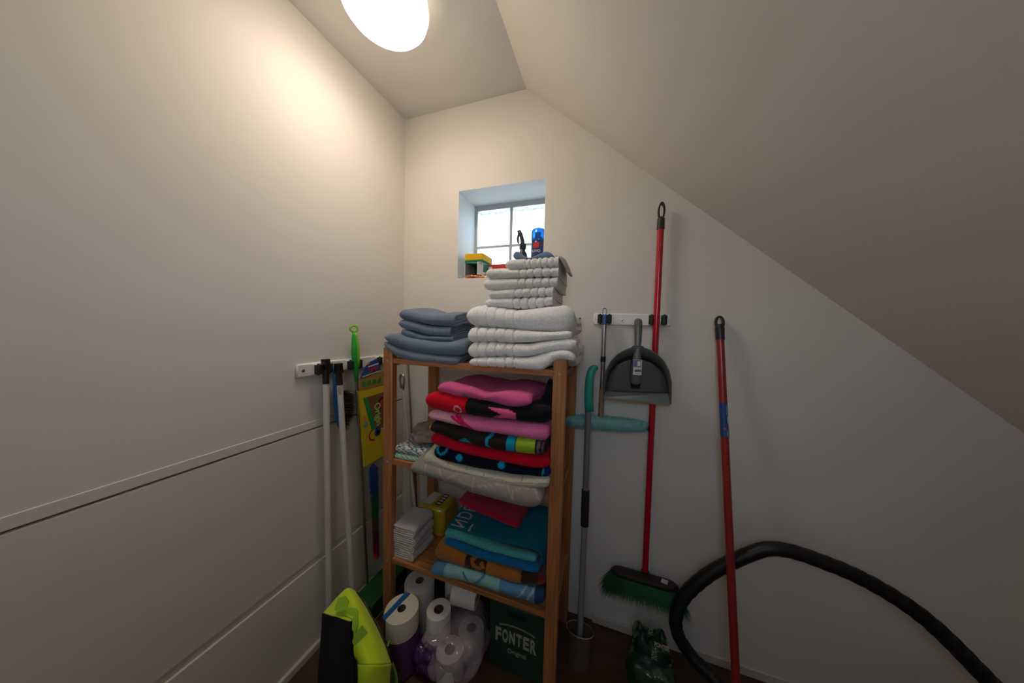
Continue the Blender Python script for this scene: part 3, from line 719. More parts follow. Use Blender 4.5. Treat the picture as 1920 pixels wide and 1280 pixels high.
# crimson cloth on top
def topz(x, y):
    a = teal_pt(0, 0); b = teal_pt(1, 0); return a[2]+(b[2]-a[2])*(x-a[0])/(b[0]-a[0])+.012*(y-a[1])+.004
qc = [P(C7[0]+565/C7[2], C7[1]+345/C7[2], z=.470), P(C7[0]+690/C7[2], C7[1]+190/C7[2], z=.470), P(C7[0]+1085/C7[2], C7[1]+270/C7[2], z=.470), P(C7[0]+955/C7[2], C7[1]+535/C7[2], z=.470)]
def crim(s, d, z):
    D = .2; k = np.clip(d/D, 0, 1)[:, None]; f0 = qc[0]+(qc[3]-qc[0])*s; f1 = qc[1]+(qc[2]-qc[1])*s
    p = f0*(1-k)+f1*k
    base = np.array([topz(a, b) for a, b, _ in p])
    return np.stack([p[:, 0], p[:, 1], base+.002+z*.024], 1)
mb, C = cloth_mesh(.2, .024, 2, 60, crim, solid(srgb(196, 8, 62)), .002, 5.0)
single('hand_towel', mb, 'terry', 'small crimson hand towel lying on the lettered teal towel', 'towel', colors=C, smooth='all')
# white face cloths
gf = 'white face cloths on the bottom shelf'
zz = .3335
for k, (lab, t_, tl) in enumerate((('lowest folded white face cloth on the bottom shelf', .034, .0), ('second folded white face cloth from below on the bottom shelf', .032, 0), ('third folded white face cloth from below on the bottom shelf', .034, 0), ('topmost folded white face cloth beside the yellow pack', .040, 0))):
    side_cloth('face_cloth', lab, gf, .230+.003*k, .350-.004*(k % 2), -.345, -.215, zz, t_, srgb(205, 202, 200), fold='x', lump=.004, rot=math.radians(-4+2*k)); zz += t_*.97
# yellow sponge pack
pk = thing('sponge_pack', (.33, -.13, .334), 'yellow plastic wrapped pack behind the white face cloths', 'pack')
pz = .334
mesh_obj('wrapper', MB().box((.245, -.195, pz), (.385, -.072, pz+.135), .012), 'pack_yellow', pk)
mesh_obj('label_print', MB().box((.262, -.180, pz+.1352), (.305, -.090, pz+.1358)), 'card_white', pk, smooth=False)
mesh_obj('label_print', MB().box((.322, -.170, pz+.1352), (.350, -.085, pz+.1358)), 'ink_black', pk, smooth=False)
for k in range(4): mesh_obj('label_print', MB().box((.326, -.164+.02*k, pz+.1358), (.346, -.152+.02*k, pz+.1362)), 'sticker_white', pk, smooth=False)

# ------------------------------------------------------------------ under the rack
def paper_roll(name, label, c, r, h, core, m, group=None, ax=None):
    rt = thing(name, c, label, 'paper roll', group)
    mesh_obj('paper', MB().lathe([(core, .0), (r*.985, 0), (r, .004), (r, h-.004), (r*.985, h), (core, h)], c, 48, ax=ax, close=True), m, rt)
    mesh_obj('core', MB().lathe([(core*.92, .001), (core, .001), (core, h-.001), (core*.92, h-.001)], c, 32, ax=ax, close=True), 'core_card', rt)
    mesh_obj('core_bottom', MB().lathe([(0, h*.35), (core*.92, h*.35), (core*.92, h*.3), (0, h*.3)], c, 24, ax=ax), 'core_card', rt)
    return rt
ra = paper_roll('kitchen_roll', 'large cream paper roll with blue tape in front of the rack post', (.352, -.425, 0), .062, .222, .016, 'paper_cream', 'large paper rolls')
tp_ = MB()
tp_.prism([(.352-.044, -.425-.052+.0, .2222), (.352-.026, -.425-.060, .2222), (.352-.006, -.425+.061, .2222), (.352-.030, -.425+.054, .2222)], (0, 0, .0012))
def tapeside(a0, a1, z0, z1, r):
    V = []; n = 6
    for i in range(n+1):
        a = a0+(a1-a0)*i/n
        for rr in (r, r+.0012):
            for z in (z0, z1): V.append((.352+rr*math.cos(a), -.425+rr*math.sin(a), z))
    f = []
    for i in range(n):
        b = i*4; f += [(b, b+4, b+5, b+1), (b+2, b+3, b+7, b+6), (b+1, b+5, b+7, b+3), (b, b+2, b+6, b+4)]
    tp_.add(V, f)
tapeside(math.radians(228), math.radians(248), .10, .2228, .0622)
mesh_obj('tape', tp_, 'tape_blue', ra)
mesh_obj('plastic_wrap', MB().lathe([(.0625, .001), (.0665, .01), (.0655, .06), (.067, .10), (.0645, .135), (.0632, .150)], (.352, -.425, 0), 60), 'film_purple', ra)
paper_roll('kitchen_roll', 'large white paper roll standing behind the taped one', (.330, -.287, 0), .062, .205, .017, 'paper', 'large paper rolls')
paper_roll('toilet_roll', 'upright white toilet roll on the plastic bag', (.474, -.362, .103), .046, .098, .019, 'paper', 'toilet rolls')
b1 = P(872, 1118, y=-.30)
paper_roll('toilet_roll', 'toilet roll lying on its side under the shelf', (b1[0]-.055, -.285, b1[2]), .048, .10, .019, 'paper', 'toilet rolls', ax=(1, .12, -.05))
paper_roll('toilet_roll', 'upright toilet roll inside the clear plastic bag', (.585, -.300, .003), .05, .10, .019, 'paper', 'toilet rolls')
paper_roll('toilet_roll', 'upper toilet roll against the back in the plastic bag', (.462, -.205, .105), .05, .10, .019, 'paper', 'toilet rolls')
paper_roll('toilet_roll', 'lower front toilet roll in the plastic bag', (.545, -.395, .003), .05, .10, .019, 'paper', 'toilet rolls')
def bag(name, label, c, r, m, seed, amp=.22, n=44, p=3.0, bow=None):
    rings = []
    for i in range(n+1):
        ph = math.pi*i/n; ring = []
        for k in range(n*2):
            t_ = 2*math.pi*k/(n*2); d = Vector((math.sin(ph)*math.cos(t_), math.sin(ph)*math.sin(t_), math.cos(ph)))
            e = (abs(d.x)**p+abs(d.y)**p+abs(d.z)**p)**(-1/p)
            w = e*(1+amp*noise.noise(d*2.2+Vector((seed, 0, 0)))+amp*.45*abs(noise.noise(d*6+Vector((seed, 3, 0)))))
            x, y, z = c[0]+d.x*r[0]*w, c[1]+d.y*r[1]*w, max(c[2]-r[2], c[2]+d.z*r[2]*w)
            ring.append((x, y, z))
        rings.append(ring)
    mb = MB().loft(rings); return mb
single('plastic_bag', bag('bag', '', (.545, -.33, .085), (.105, .115, .083), 'film_clear', 8.0), 'film_clear', 'clear crinkled plastic bag holding toilet rolls under the rack', 'bag', smooth='all')
single('plastic_bag', bag('bag', '', (.462, -.385, .052), (.058, .060, .050), 'film_purple', 2.0), 'film_purple', 'purple printed film pack under the upright toilet roll', 'bag', smooth='all')
single('storage_bag', bag('bag', '', (.285, -.15, .14), (.07, .07, .138), 'black_bag', 5.0), 'black_bag', 'black bag in the dark corner behind the paper rolls', 'bag', smooth='all')
# dark green drinks crate
cr = thing('drinks_crate', (.775, -.23, 0), 'dark green carton with white lettering under the bottom shelf', 'carton')
CX0, CX1, CYF = .668, .885, -.312
mesh_obj('body', MB().box((CX0, CYF, 0), (CX1, -.12, .262), .004), 'crate_green', cr)
mesh_obj('handle_hole', MB().box((CX0+.07, CYF-.0006, .222), (CX1-.07, CYF+.002, .240), .0004), 'ink_black', cr)
mesh_obj('flap', MB().box((CX0-.002, CYF-.003, .252), (CX1+.002, -.118, .264), .002), 'crate_green', cr)
mat('crate_ink', (.42, .43, .40), .8)
cxm = (CX0+CX1)/2
for k, ch in enumerate('FONTER'):
    a = (k-2.5)/2.5; text('lettering', ch, .062*(1+.16*a*a), (cxm-.004+.0272*(k-2.5), CYF-.001, .140-.004*a*a), (1, 0, 0), (0, 0, 1), 'crate_ink', cr, fit=.0225, bold=.0026)
text('lettering', 'Original', .024, (cxm+.002, CYF-.001, .088), (1, 0, .03), (-.2, 0, 1), 'crate_ink', cr, sx=.95)
for k in range(22):
    a = (k-10.5)/10.5; mesh_obj('small_print', MB().box((cxm+.066*a-.0022, CYF-.001, .186-.010*a*a), (cxm+.066*a+.0018, CYF, .192-.010*a*a)), 'crate_ink', cr, smooth=False)

# ------------------------------------------------------------------ window sill things
SY = .06; SZ = WZ0+.002
bx = thing('carton_box', (.40, .08, SZ+.012), 'small open green and white box on the window sill', 'box')
a = P(871, 514, y=.03); b = P(907, 490, y=.03); x0, x1, z0, z1 = a[0], b[0], SZ+.018, b[2]
mesh_obj('wall', MB().box((x0, .03, z0), (x0+.003, .14, z1)), 'card_white', bx, smooth=False)
mesh_obj('wall', MB().box((x1-.004, .03, z0), (x1, .14, z1)), 'card_green', bx, smooth=False)
mesh_obj('wall', MB().box((x0, .03, z1-.003), (x1, .14, z1)), 'card_green', bx, smooth=False)
mesh_obj('wall', MB().box((x0, .03, z0), (x1, .14, z0+.002)), 'card_inside', bx, smooth=False)
mesh_obj('wall', MB().box((x0+.003, .138, z0), (x1-.004, .14, z1-.003)), 'card_inside', bx, smooth=False)
mesh_obj('flap', MB().prism([(x1-.004, .03, z0), (x1-.004, .03, z1-.004), (x1-.024, .006, z1-.004), (x1-.024, .006, z0)], (.0015, 0, 0)), 'card_white', bx, smooth=False)
mesh_obj('flap', MB().prism([(x0, .03, z1), (x1, .03, z1), (x1-.012, .012, z1-.014), (x0+.02, .014, z1-.008)], (0, .001, .001)), 'card_green', bx, smooth=False)
sp_ = thing('sponge', (.42, .07, z1), 'yellow kitchen sponge with green scouring pad on the box', 'sponge')
ang = math.radians(4); sc_, ss_ = math.cos(ang), math.sin(ang)
s0 = P(872, 487, y=.03)[0]; s1 = P(905, 487, y=.03)[0]
mesh_obj('scouring_pad', MB().box((s0, .028, z1+.0005), (s1, .15, z1+.009), .001), 'scour_green', sp_)
mesh_obj('foam', MB().box((s0, .028, z1+.009), (s1, .15, z1+.042), .002), 'sponge_yellow', sp_)
rp_ = thing('carton_box', (.52, .08, SZ), 'red box on the window sill beside the sponge', 'box')
ra_ = P(911, 497, y=.10); rb_ = P(950, 492, y=.10)
mesh_obj('body', MB().box((ra_[0], .09, SZ+.002), (rb_[0]+.02, .16, ra_[2]), .001), 'card_red', rp_)
mesh_obj('print', MB().box((ra_[0]+.006, .0894, SZ+.02), (ra_[0]+.04, .090, ra_[2]-.012)), 'card_white', rp_, smooth=False)
# copper scourer sticks and cotton
cs = MB(); random.seed(3)
for k in range(26):
    x = random.uniform(.338, .44); y = random.uniform(.012, .030); z = SZ+.003+random.uniform(0, .012)
    cs.tube([(x, y, z), (x+random.uniform(.01, .03), y+random.uniform(-.006, .006), z+random.uniform(-.002, .004)), (x+random.uniform(.03, .045), y+random.uniform(-.006, .01), z)], .0026, 6)
single('metal_scourer', cs, 'copper', 'flat tangle of copper brown scouring wire on the sill', 'scourer')
cb = MB()
for k in range(7):
    x = .458+.012*random.random(); cb.add(*(lambda m_: (m_.v, m_.f))(MB().lathe([(0, -.006), (.005, -.004), (.0065, 0), (.005, .004), (0, .006)], (x+.003*k-.006, .018+.01*random.random(), SZ+.007+.009*(k % 3)), 10)))
single('cotton_swabs', cb, 'cotton', 'little cluster of pale beads beside the copper scourer', 'beads')
# trigger spray bottle
xb, _, _ = P(980, 470, y=.085); sb = thing('spray_bottle', (xb, .085, SZ), 'dark trigger spray bottle on the window sill', 'bottle')
zt_ = P(973, 431, y=.085)[2]
mesh_obj('bottle', MB().lathe([(0, SZ), (.026, SZ), (.028, SZ+.01), (.028, SZ+.10), (.022, SZ+.125), (.013, SZ+.14), (.013, SZ+.15), (0, SZ+.15)], (xb, .085, 0), 28), 'spray_dark', sb)
hz = zt_
mesh_obj('collar', MB().lathe([(0, SZ+.148), (.016, SZ+.148), (.017, SZ+.152), (.016, SZ+.172), (.010, SZ+.178), (0, SZ+.178)], (xb, .085, 0), 20), 'black_plastic', sb)
mesh_obj('spray_head', MB().tube([(xb, .085, SZ+.172), (xb-.004, .085, SZ+.195), (xb-.012, .085, hz-.022), (xb-.020, .085, hz-.008), (xb-.028, .085, hz-.010)], [.011, .010, .0095, .010, .008], 12), 'black_plastic', sb)
mesh_obj('trigger', MB().tube([(xb-.022, .085, hz-.016), (xb-.027, .085, hz-.04), (xb-.025, .085, hz-.058), (xb-.022, .085, hz-.066)], [.005, .006, .005, .003], 8), 'black_plastic', sb)
mesh_obj('label', MB().lathe([(.0282, SZ+.03), (.0285, SZ+.032), (.0285, SZ+.085), (.0282, SZ+.087)], (xb, .085, 0), 28), 'tan_rubber', sb)
# blue capped bottle
xc = P(1008.5, 465, y=.075)[0]; wv = P(1021, 465, y=.075)[0]-xc; zc = P(1008, 428, y=.075)[2]; zm = P(1008, 453, y=.075)[2]
bo = thing('cleaner_bottle', (xc, .075, SZ), 'navy bottle with a large translucent blue cap on the sill', 'bottle')
def oval(w, d, z, n=28): return [(xc+w*math.cos(2*math.pi*k/n), .075+d*math.sin(2*math.pi*k/n), z) for k in range(n)]
mesh_obj('bottle', MB().loft([oval(wv*.95, .02, SZ), oval(wv, .024, SZ+.006), oval(wv, .024, zm-.006), oval(wv*.8, .02, zm+.006), oval(wv*.35, .010, zm+.022), oval(wv*.35, .010, zm+.040)]), 'bottle_navy', bo)
mesh_obj('cap', MB().loft([oval(wv*1.01, .025, zm), oval(wv*1.03, .026, zm+.004), oval(wv*1.03, .026, zc-.016), oval(wv*.85, .021, zc-.005), oval(wv*.4, .01, zc)]), 'cap_blue', bo)
mesh_obj('label', MB().box((xc-.016, .0498, zm-.034), (xc+.010, .0506, zm-.010)), 'ink_red', bo, smooth=False)
text('lettering', 'LEVO', .016, (xc-.001, .0496, zm-.050), (1, 0, 0), (0, 0, 1), 'ink_white', bo)

# ------------------------------------------------------------------ hook rails
def clip(parent, c, n, s, gap, r=.012, hgt=.034):
    """two black rollers on a bracket; c centre on the rail face, n outward, s along the rail"""
    c, n, s = map(np.array, (c, n, s)); up = np.array([0, 0, 1.0])
    for sg in (-1, 1):
        mesh_obj('clip_bracket', MB().obox(c+n*.008+s*sg*(gap+r*.9), n*.008, s*.008, up*.019, .002), 'white_plastic', parent)
        p = c+n*.024+s*sg*(gap+r)
        rl = mesh_obj('clip_roller', MB().lathe([(0, -hgt/2), (r, -hgt/2), (r*1.02, -hgt/2+.002), (r*1.02, hgt/2-.002), (r, hgt/2), (0, hgt/2)], p, 18), 'black_rubber', parent)
        mesh_obj('roller_pin', MB().lathe([(0, -hgt/2-.004), (.0035, -hgt/2-.004), (.0035, hgt/2+.004), (0, hgt/2+.004)], p, 8), 'black_plastic', rl)
def xz(u, v, y): p = P(u, v, y=y); return p
rr_ = thing('tool_rail', (1.134, 0, 1.34), 'white hook rail on the wall between towels and red broom', 'hook rail', 'broom holder rails')
rl_y = -.010
mesh_obj('rail_plate', MB().box((.987, rl_y, 1.316), (1.281, 0, 1.366), .005), 'white_plastic', rr_)
XA = P(1133.5, 600, y=-.034)[0]; XB = P(1233.5, 600, y=-.034)[0]
clip(rr_, (XA, rl_y, 1.341), (0, -1, 0), (1, 0, 0), .0085, r=.0095, hgt=.036)
clip(rr_, (XB, rl_y, 1.341), (0, -1, 0), (1, 0, 0), .0115, r=.0105, hgt=.036)
for x in (.999, 1.270): mesh_obj('screw', MB().lathe([(0, 0), (.004, 0), (.0035, .0015), (0, .002)], (x, rl_y, 1.341), 12, ax=(0, -1, 0)), 'steel', rr_)
xh = P(1166, 603, y=-.012)[0]
mesh_obj('hook', MB().tube([(xh, rl_y+.002, 1.347), (xh, rl_y-.004, 1.345), (xh, rl_y-.006, 1.338), (xh, rl_y-.011, 1.335), (xh, rl_y-.013, 1.340)], .0018, 8), 'steel', rr_)
rl2 = thing('tool_rail', (0, -.34, 1.12), 'white hook rail on the left wall above the panel groove', 'hook rail', 'broom holder rails')
mesh_obj('rail_plate', MB().box((.0005, -.566, 1.096), (.012, -.115, 1.146), .005), 'white_plastic', rl2)
YA, YB, YC = -.484, -.345, -.185
for yy in (YA, YB, YC): clip(rl2, (.012, yy, 1.122), (1, 0, 0), (0, 1, 0), .0105, r=.012, hgt=.034)
mesh_obj('screw', MB().lathe([(0, 0), (.006, 0), (.005, .0015), (0, .002)], (.012, -.545, 1.121), 12, ax=(1, 0, 0)), 'steel', rl2)
tag(mesh_obj('wall_nail', MB().lathe([(0, 0), (.002, 0), (.002, .012), (.004, .012), (.004, .014), (0, .014)], (P(1088, 597, y=0)[0], .0, P(1088, 597, y=0)[2]), 10, ax=(0, -1, 0)), 'black_plastic'), 'small black nail in the wall beside the white towels', 'nail')

def eyelet(mb, base, up, side, n, w, L, th, hole=.55, rise=.0):
    """flat hanging loop: outline ring with a hole; base point, up direction, side direction, normal n"""
    base, up, side, n = map(np.array, (base, up, side, n)); K = 28; V = []; f = []
    for k in range(K):
        a = 2*math.pi*k/K
        for rr, yy in ((1.0, 1.0), (hole, .72)):
            x = math.cos(a)*w*rr; z = L*.5+math.sin(a)*L*.5*yy+rise
            for q_ in (-th/2, th/2): V.append(base+side*x+up*z+n*q_)
    for k in range(K):
        a, b = k*4, ((k+1) % K)*4
        f += [(a, b, b+1, a+1), (a+2, a+3, b+3, b+2), (a, a+2, b+2, b), (a+1, b+1, b+3, a+3)]
    mb.add(V, f); return mb
Yp = np.array([0, 1.0, 0]); Zp = np.array([0, 0, 1.0]); Xp = np.array([1.0, 0, 0])

# ------------------------------------------------------------------ red broom
yb = -.036
T0 = P(1240, 385, y=yb); T1 = P(1239, 424, y=yb); B0 = P(1209, 1078, y=yb)
br = thing('push_broom', (B0[0], yb, .2), 'glossy red handled broom with green bristles hanging in the rail clip', 'broom')
ux = (T1-B0)/np.linalg.norm(T1-B0); sx_ = np.cross(Yp, ux)*1.0
mesh_obj('handle', MB().tube([B0, T1], .0118, 20), 'red_lacquer', br)
g = MB().tube([T1-ux*.012, T1+ux*.028], [.0138, .0132], 20); g.tube([T1+ux*.026, T1+ux*.034], [(.0132, .0132), (.010, .008)], 20)
eyelet(g, T1+ux*.020, ux, sx_, Yp, .0128, .070, .013, .52)
mesh_obj('hanging_grip', g, 'black_plastic', br)
# head
hl, hr = P(1146, 1064, y=-.055), P(1272, 1106, y=-.055); zc_ = (hl[2]+hr[2])/2
xl, xr = hl[0], hr[0]
rings = []
for i in range(17):
    s = i/16; e = math.sqrt(max(0.0, 1-abs(2*s-1)**8)); x = xl+(xr-xl)*s
    rings.append([(x, -.055+math.copysign(abs(math.cos(t_))**.6, math.cos(t_))*.024*e, zc_+math.copysign(abs(math.sin(t_))**.6, math.sin(t_))*.0125*(.6+.4*e)) for t_ in np.linspace(0, 2*math.pi, 20, endpoint=False)])
mesh_obj('head_block', MB().loft(rings), 'broom_block', br)
mesh_obj('socket', MB().tube([B0+ux*.02, B0-ux*.01, np.array([B0[0]-.001, -.05, zc_])], [.0145, .016, .019], 18), 'black_plastic', br)
random.seed(11); rt, tp = [], []
for k in range(3800):
    s = random.random(); x = xl+.004+(xr-xl-.008)*s; y = -.055+random.uniform(-.02, .02); fl = (s-.5)*2
    rt.append((x, y, zc_-.008)); ln = .082+random.uniform(-.016, .010)
    tp.append((x+fl*.046+random.uniform(-.014, .014), y+(y+.055)*.9-.008+random.uniform(-.012, .010), zc_-.010-ln))
tp = [(a, min(b, -.004), c) for a, b, c in tp]
tag(mesh_obj('bristles', MB().strands(rt, tp, .0011), 'green_bristle', br), kind='stuff')
st0 = P(1246, 1090, y=-.080)
mesh_obj('paper_label', MB().obox((st0[0], -.0795, st0[2]), (.011, 0, -.002), (0, .0006, 0), (0.002, 0, .008)), 'sticker_white', br, smooth=False)

# ------------------------------------------------------------------ second red handle
r2 = P(1349, 604, y=-.028); r2b = P(1378, 1240, y=-.185); dv = (r2b-r2)/np.linalg.norm(r2b-r2); fl_ = r2+dv*((r2[2]-0.004)/-dv[2])
t36 = P(1351, 636, y=-.036)
pl = thing('broom_stick', (fl_[0], fl_[1], 0), 'dull red stick with black grip leaning on the wall, blue label', 'broom stick')
s_at = lambda v_: r2+dv*(np.linalg.norm(r2b-r2)*((v_-604)/(1240-604)))
def on(v_):
    """point of the stick seen at image row v_"""
    lo, hi = 0.0, 2.0
    for _ in range(50):
        mid = (lo+hi)/2; p = r2+dv*mid-CAM; vv = 640-F*np.dot(p, UP)/np.dot(p, _f)
        if vv < v_: lo = mid
        else: hi = mid
    return r2+dv*lo
mesh_obj('stick', MB().tube([on(630), fl_], .0122, 20), 'red_brown_lacquer', pl)
g = MB().tube([on(637), on(628), on(616), on(608)], [.0145, .0142, .0150, .012], 20)
eyelet(g, on(618), -dv, np.cross(Yp, -dv), Yp, .0150, .052, .014, .55)
mesh_obj('grip', g, 'black_plastic', pl)
mesh_obj('sleeve_label', MB().tube([on(754), on(818)], .0126, 24, caps=False), 'sticker_blue', pl)
for v0, v1, off, m_, w_ in ((757, 776, .25, 'ink_teal', .0022), (779, 791, .45, 'ink_white', .0016), (800, 817, .75, 'tan_rubber', .004), (800, 803, -.35, 'ink_red', .004), (805, 816, .2, 'ink_teal', .003)):
    a, b = on(v0), on(v1); nn_ = np.array([math.sin(off+.25), -math.cos(off+.25), 0]); sd = np.cross(dv, nn_)
    mesh_obj('label_print', MB().obox((a+b)/2+nn_*.0128, (a-b)/2, sd*w_, nn_*.0004), m_, pl, smooth=False)

# ------------------------------------------------------------------ window washer
wt = P(1133.5, 592, y=-.034); wm = P(1129, 728, y=-.040); wb_ = P(1126.5, 782, y=-.050)
ww = thing('window_washer', (wb_[0], -.05, wb_[2]-.03), 'window washer with fluffy turquoise sleeve hanging upside down', 'window washer')
uw = (wt-wm)/np.linalg.norm(wt-wm)
mesh_obj('pole', MB().tube([wm, wt-uw*.02], .0092, 18), 'chrome_tube', ww)
mesh_obj('lower_pole', MB().tube([wb_, wm], [.0112, .0108], 18), 'brown_tube', ww)
mesh_obj('pole_collar', MB().tube([P(1131, 668, y=-.037), P(1130.6, 678, y=-.037)], .0105, 18), 'black_plastic', ww)
g = MB().tube([P(1133, 609, y=-.034), wt+uw*.004], .0100, 18); eyelet(g, wt, uw, Xp, Yp, .0098, .033, .009, .68)
mesh_obj('hanging_loop', g, 'blue_plastic', ww)
sl, sr2 = P(1060, 787, y=-.05), P(1213, 799, y=-.05)
rs = [(0, .012), (.04, .022), (.15, .026), (.5, .028), (.8, .024), (.94, .019), (1, .012)]
mesh_obj('sleeve', MB().tube([sl+(sr2-sl)*a for a, _ in rs], [b for _, b in rs], 24), 'teal_fibre', ww)
random.seed(5); rt, tp = [], []
for k in range(5200):
    s = random.random(); r_ = np.interp(s, [a for a, _ in rs], [b for _, b in rs]); t_ = random.uniform(0, 2*math.pi); c_ = sl+(sr2-sl)*s
    d_ = np.array([0, math.cos(t_), math.sin(t_)]); p = c_+d_*r_*.95; e_ = p+d_*.007+np.array([random.uniform(-.005, .005), random.uniform(-.003, .003), random.uniform(-.004, .002)])
    e_[1] = min(e_[1], -.003); rt.append(p); tp.append(e_)
tag(mesh_obj('pile', MB().strands(rt, tp, .0009), 'teal_fibre', ww), kind='stuff')
mesh_obj('end_cap', MB().tube([P(1212, 803, y=-.05), P(1218, 806, y=-.05)], [.006, .0045], 12), 'black_plastic', ww)

# ------------------------------------------------------------------ dustpan and hand brush
C8 = (1040, 560, 3.765); YO, YI = -.100, -.054
O_ = [(345,690),(347,600),(362,515),(395,445),(445,392),(500,362),(545,345),(555,332),(612,330),(625,345),(665,358),(720,390),(772,442),(808,515),(824,590),(820,745)]
I_ = [(358,650),(370,590),(395,520),(440,462),(500,436),(545,430),(575,428),(605,428),(640,436),(690,455),(735,488),(772,535),(795,600),(803,668)]
def resamp(pts, n):
    p = np.array(pts, float); L_ = np.r_[0, np.cumsum(np.linalg.norm(np.diff(p, axis=0), axis=1))]; t_ = np.linspace(0, L_[-1], n)
    return np.stack([np.interp(t_, L_, p[:, i]) for i in range(2)], 1)
N = 64
Ow = [q(a, b, YO, C8) for a, b in resamp(O_, N)]; Iw = [q(a, b, YI, C8) for a, b in resamp(I_, N)]
dp = thing('dustpan', (1.165, -.06, 1.02), 'grey plastic dustpan hanging on the wall rail hook', 'dustpan')
mb = MB(); mb.add(Ow+Iw, [(k, k+1, N+k+1, N+k) for k in range(N-1)])
# floor of the pan: rows between the left and the right half of the inner outline
rows = []
for k in range(N//2): rows.append((Iw[k], Iw[N-1-k]))
V, f = [], []
for a, b in rows:
    for j in range(9): V.append(a+(b-a)*j/8)
for i in range(len(rows)-1):
    for j in range(8): f.append((i*9+j, i*9+j+1, (i+1)*9+j+1, (i+1)*9+j))
mb.add(V, f)
po = mesh_obj('pan', mb, 'grey_plastic', dp, angle=50)
md = po.modifiers.new('thickness', 'SOLIDIFY'); md.thickness = .0025; md.offset = 0
la, lb = q(358, 655, YI, C8), q(803, 668, YI, C8); lc, ld = q(346, 692, -.066, C8), q(820, 745, -.066, C8); lc[2] = ld[2] = (lc[2]+ld[2])/2; lc[0] = q(346,692,-.085,C8)[0]
mb = MB(); mb.prism([la, lb, ld, lc], (0, .003, 0)); mesh_obj('front_ramp', mb, 'grey_plastic_light', dp, smooth=False)
mesh_obj('rubber_lip', MB().prism([lc+np.array([0, -.001, .001]), ld+np.array([0, -.001, .001]), ld+np.array([-.004, -.001, -.008]), lc+np.array([.004, -.001, -.008])], (0, .005, 0)), 'tan_rubber', dp, smooth=False)
rim = MB().tube(Ow, .0022, 8); mesh_obj('rim', rim, 'grey_plastic_light', dp)
hn0 = q(585, 345, -.075, C8); hn1 = q(590, 165, -.045, C8)
mesh_obj('handle', MB().tube([hn0, (hn0+hn1)/2+np.array([0, .004, 0]), hn1], [(.013, .006), (.011, .005), (.012, .005)], 14), 'grey_plastic', dp)
hb = thing('hand_brush', (1.165, -.09, 1.12), 'grey hand brush with a price sticker clipped into the dustpan', 'brush')
prof = [(588,139,22,-.070),(589,146,46,-.072),(590,160,58,-.074),(590,220,58,-.078),(588,300,50,-.082),(585,350,44,-.086),(583,385,50,-.090),(580,430,66,-.094),(576,500,78,-.098),(573,560,78,-.100),(572,592,66,-.100),(572,606,36,-.100)]
rings = []
for a, b, w, y in prof:
    c_ = q(a, b, y, C8); hw = (q(a+w/2, b, y, C8)-c_)[0]; th = max(.006, hw*.62)
    rings.append([(c_[0]+hw*math.cos(t_), c_[1]+th*math.sin(t_), c_[2]) for t_ in np.linspace(0, 2*math.pi, 24, endpoint=False)])
mesh_obj('handle_and_block', MB().loft(rings), 'grey_plastic_light', hb, smooth='all')
random.seed(8); rt, tp = [], []
for k in range(700):
    v_ = random.uniform(430, 604); c_ = q(575, v_, -.092, C8); x = c_[0]+random.uniform(-.016, .016); rt.append((x, -.090, c_[2]))
    tp.append((x+random.uniform(-.004, .004), -.056, c_[2]-.014+random.uniform(-.008, .004)))
for k in range(260):
    c_ = q(573, 598, -.096, C8); x = c_[0]+random.uniform(-.015, .015); rt.append((x, -.093+random.uniform(0, .02), c_[2]))
    tp.append((x+random.uniform(-.004, .004), -.075+random.uniform(-.006, .006), c_[2]-.022+random.uniform(-.006, .004)))
tag(mesh_obj('bristles', MB().strands(rt, tp, .0009), 'dark_bristle', hb), kind='stuff')
def sq(a0, b0, a1, b1, y): p0, p1 = q(a0, b0, y, C8), q(a1, b1, y, C8); return (min(p0[0], p1[0]), y, min(p0[2], p1[2])), (max(p0[0], p1[0]), y+.0006, max(p0[2], p1[2]))
ys = -.1135
st = mesh_obj('price_sticker', MB().box(*sq(558, 428, 612, 540, ys)), 'sticker_white', hb, smooth=False)
mesh_obj('sticker_print', MB().box(*sq(560, 430, 610, 484, ys-.0007)), 'sticker_purple', st, smooth=False)
mesh_obj('sticker_print', MB().box(*sq(585, 440, 605, 476, ys-.0014)), 'ink_white', st, smooth=False)
for k in range(9): mesh_obj('barcode', MB().box(*sq(565+k*5, 500, 567+k*5+(k % 3), 515, ys-.0007)), 'ink_black', st, smooth=False)

# ------------------------------------------------------------------ spin mop pole in its bin
BC = (.995, -.20); RB = .050; RBY = .031; BZT = .150
mt = P(1103, 770, y=-.115); m1 = P(1098, 918, y=-.150); m2 = P(1096, 985, y=-.165); m3 = np.array([.995, -.200, .012])
mp_ = thing('mop', (.995, -.20, 0), 'grey mop pole with a bent turquoise handle standing beside the rack', 'mop')
mesh_obj('upper_pole', MB().tube([m1, mt], .0112, 20), 'grey_tube', mp_)
mesh_obj('clamp', MB().tube([m2, m1], .0150, 20), 'black_rubber', mp_)
mesh_obj('lower_pole', MB().tube([m3, m2], [.0118, .0110], 20), 'grey_light_tube', mp_)
gp = [q(245, 792, -.115, C8), q(240, 720, -.112, C8), q(243, 640, -.108, C8), q(248, 560, -.103, C8), q(256, 520, -.10, C8), q(266, 498, -.097, C8), q(278, 488, -.094, C8), q(290, 487, -.090, C8), q(299, 492, -.086, C8)]
mesh_obj('handle_grip', MB().tube(gp, [.0165, .0168, .0172, .0162, .0155, .0150, .0138, .0115, .007], 20), 'teal_plastic', mp_, smooth='all')
for k in range(3): c_ = q(242, 735+k*16, -.113, C8); mesh_obj('grip_ring', MB().lathe([(.0166, -.0016), (.0174, 0), (.0166, .0016)], c_, 20), 'teal_plastic', mp_)
bn = thing('bin', (BC[0], BC[1], 0), 'smoky translucent bin with a thin brass rim around the mop pole', 'bin')
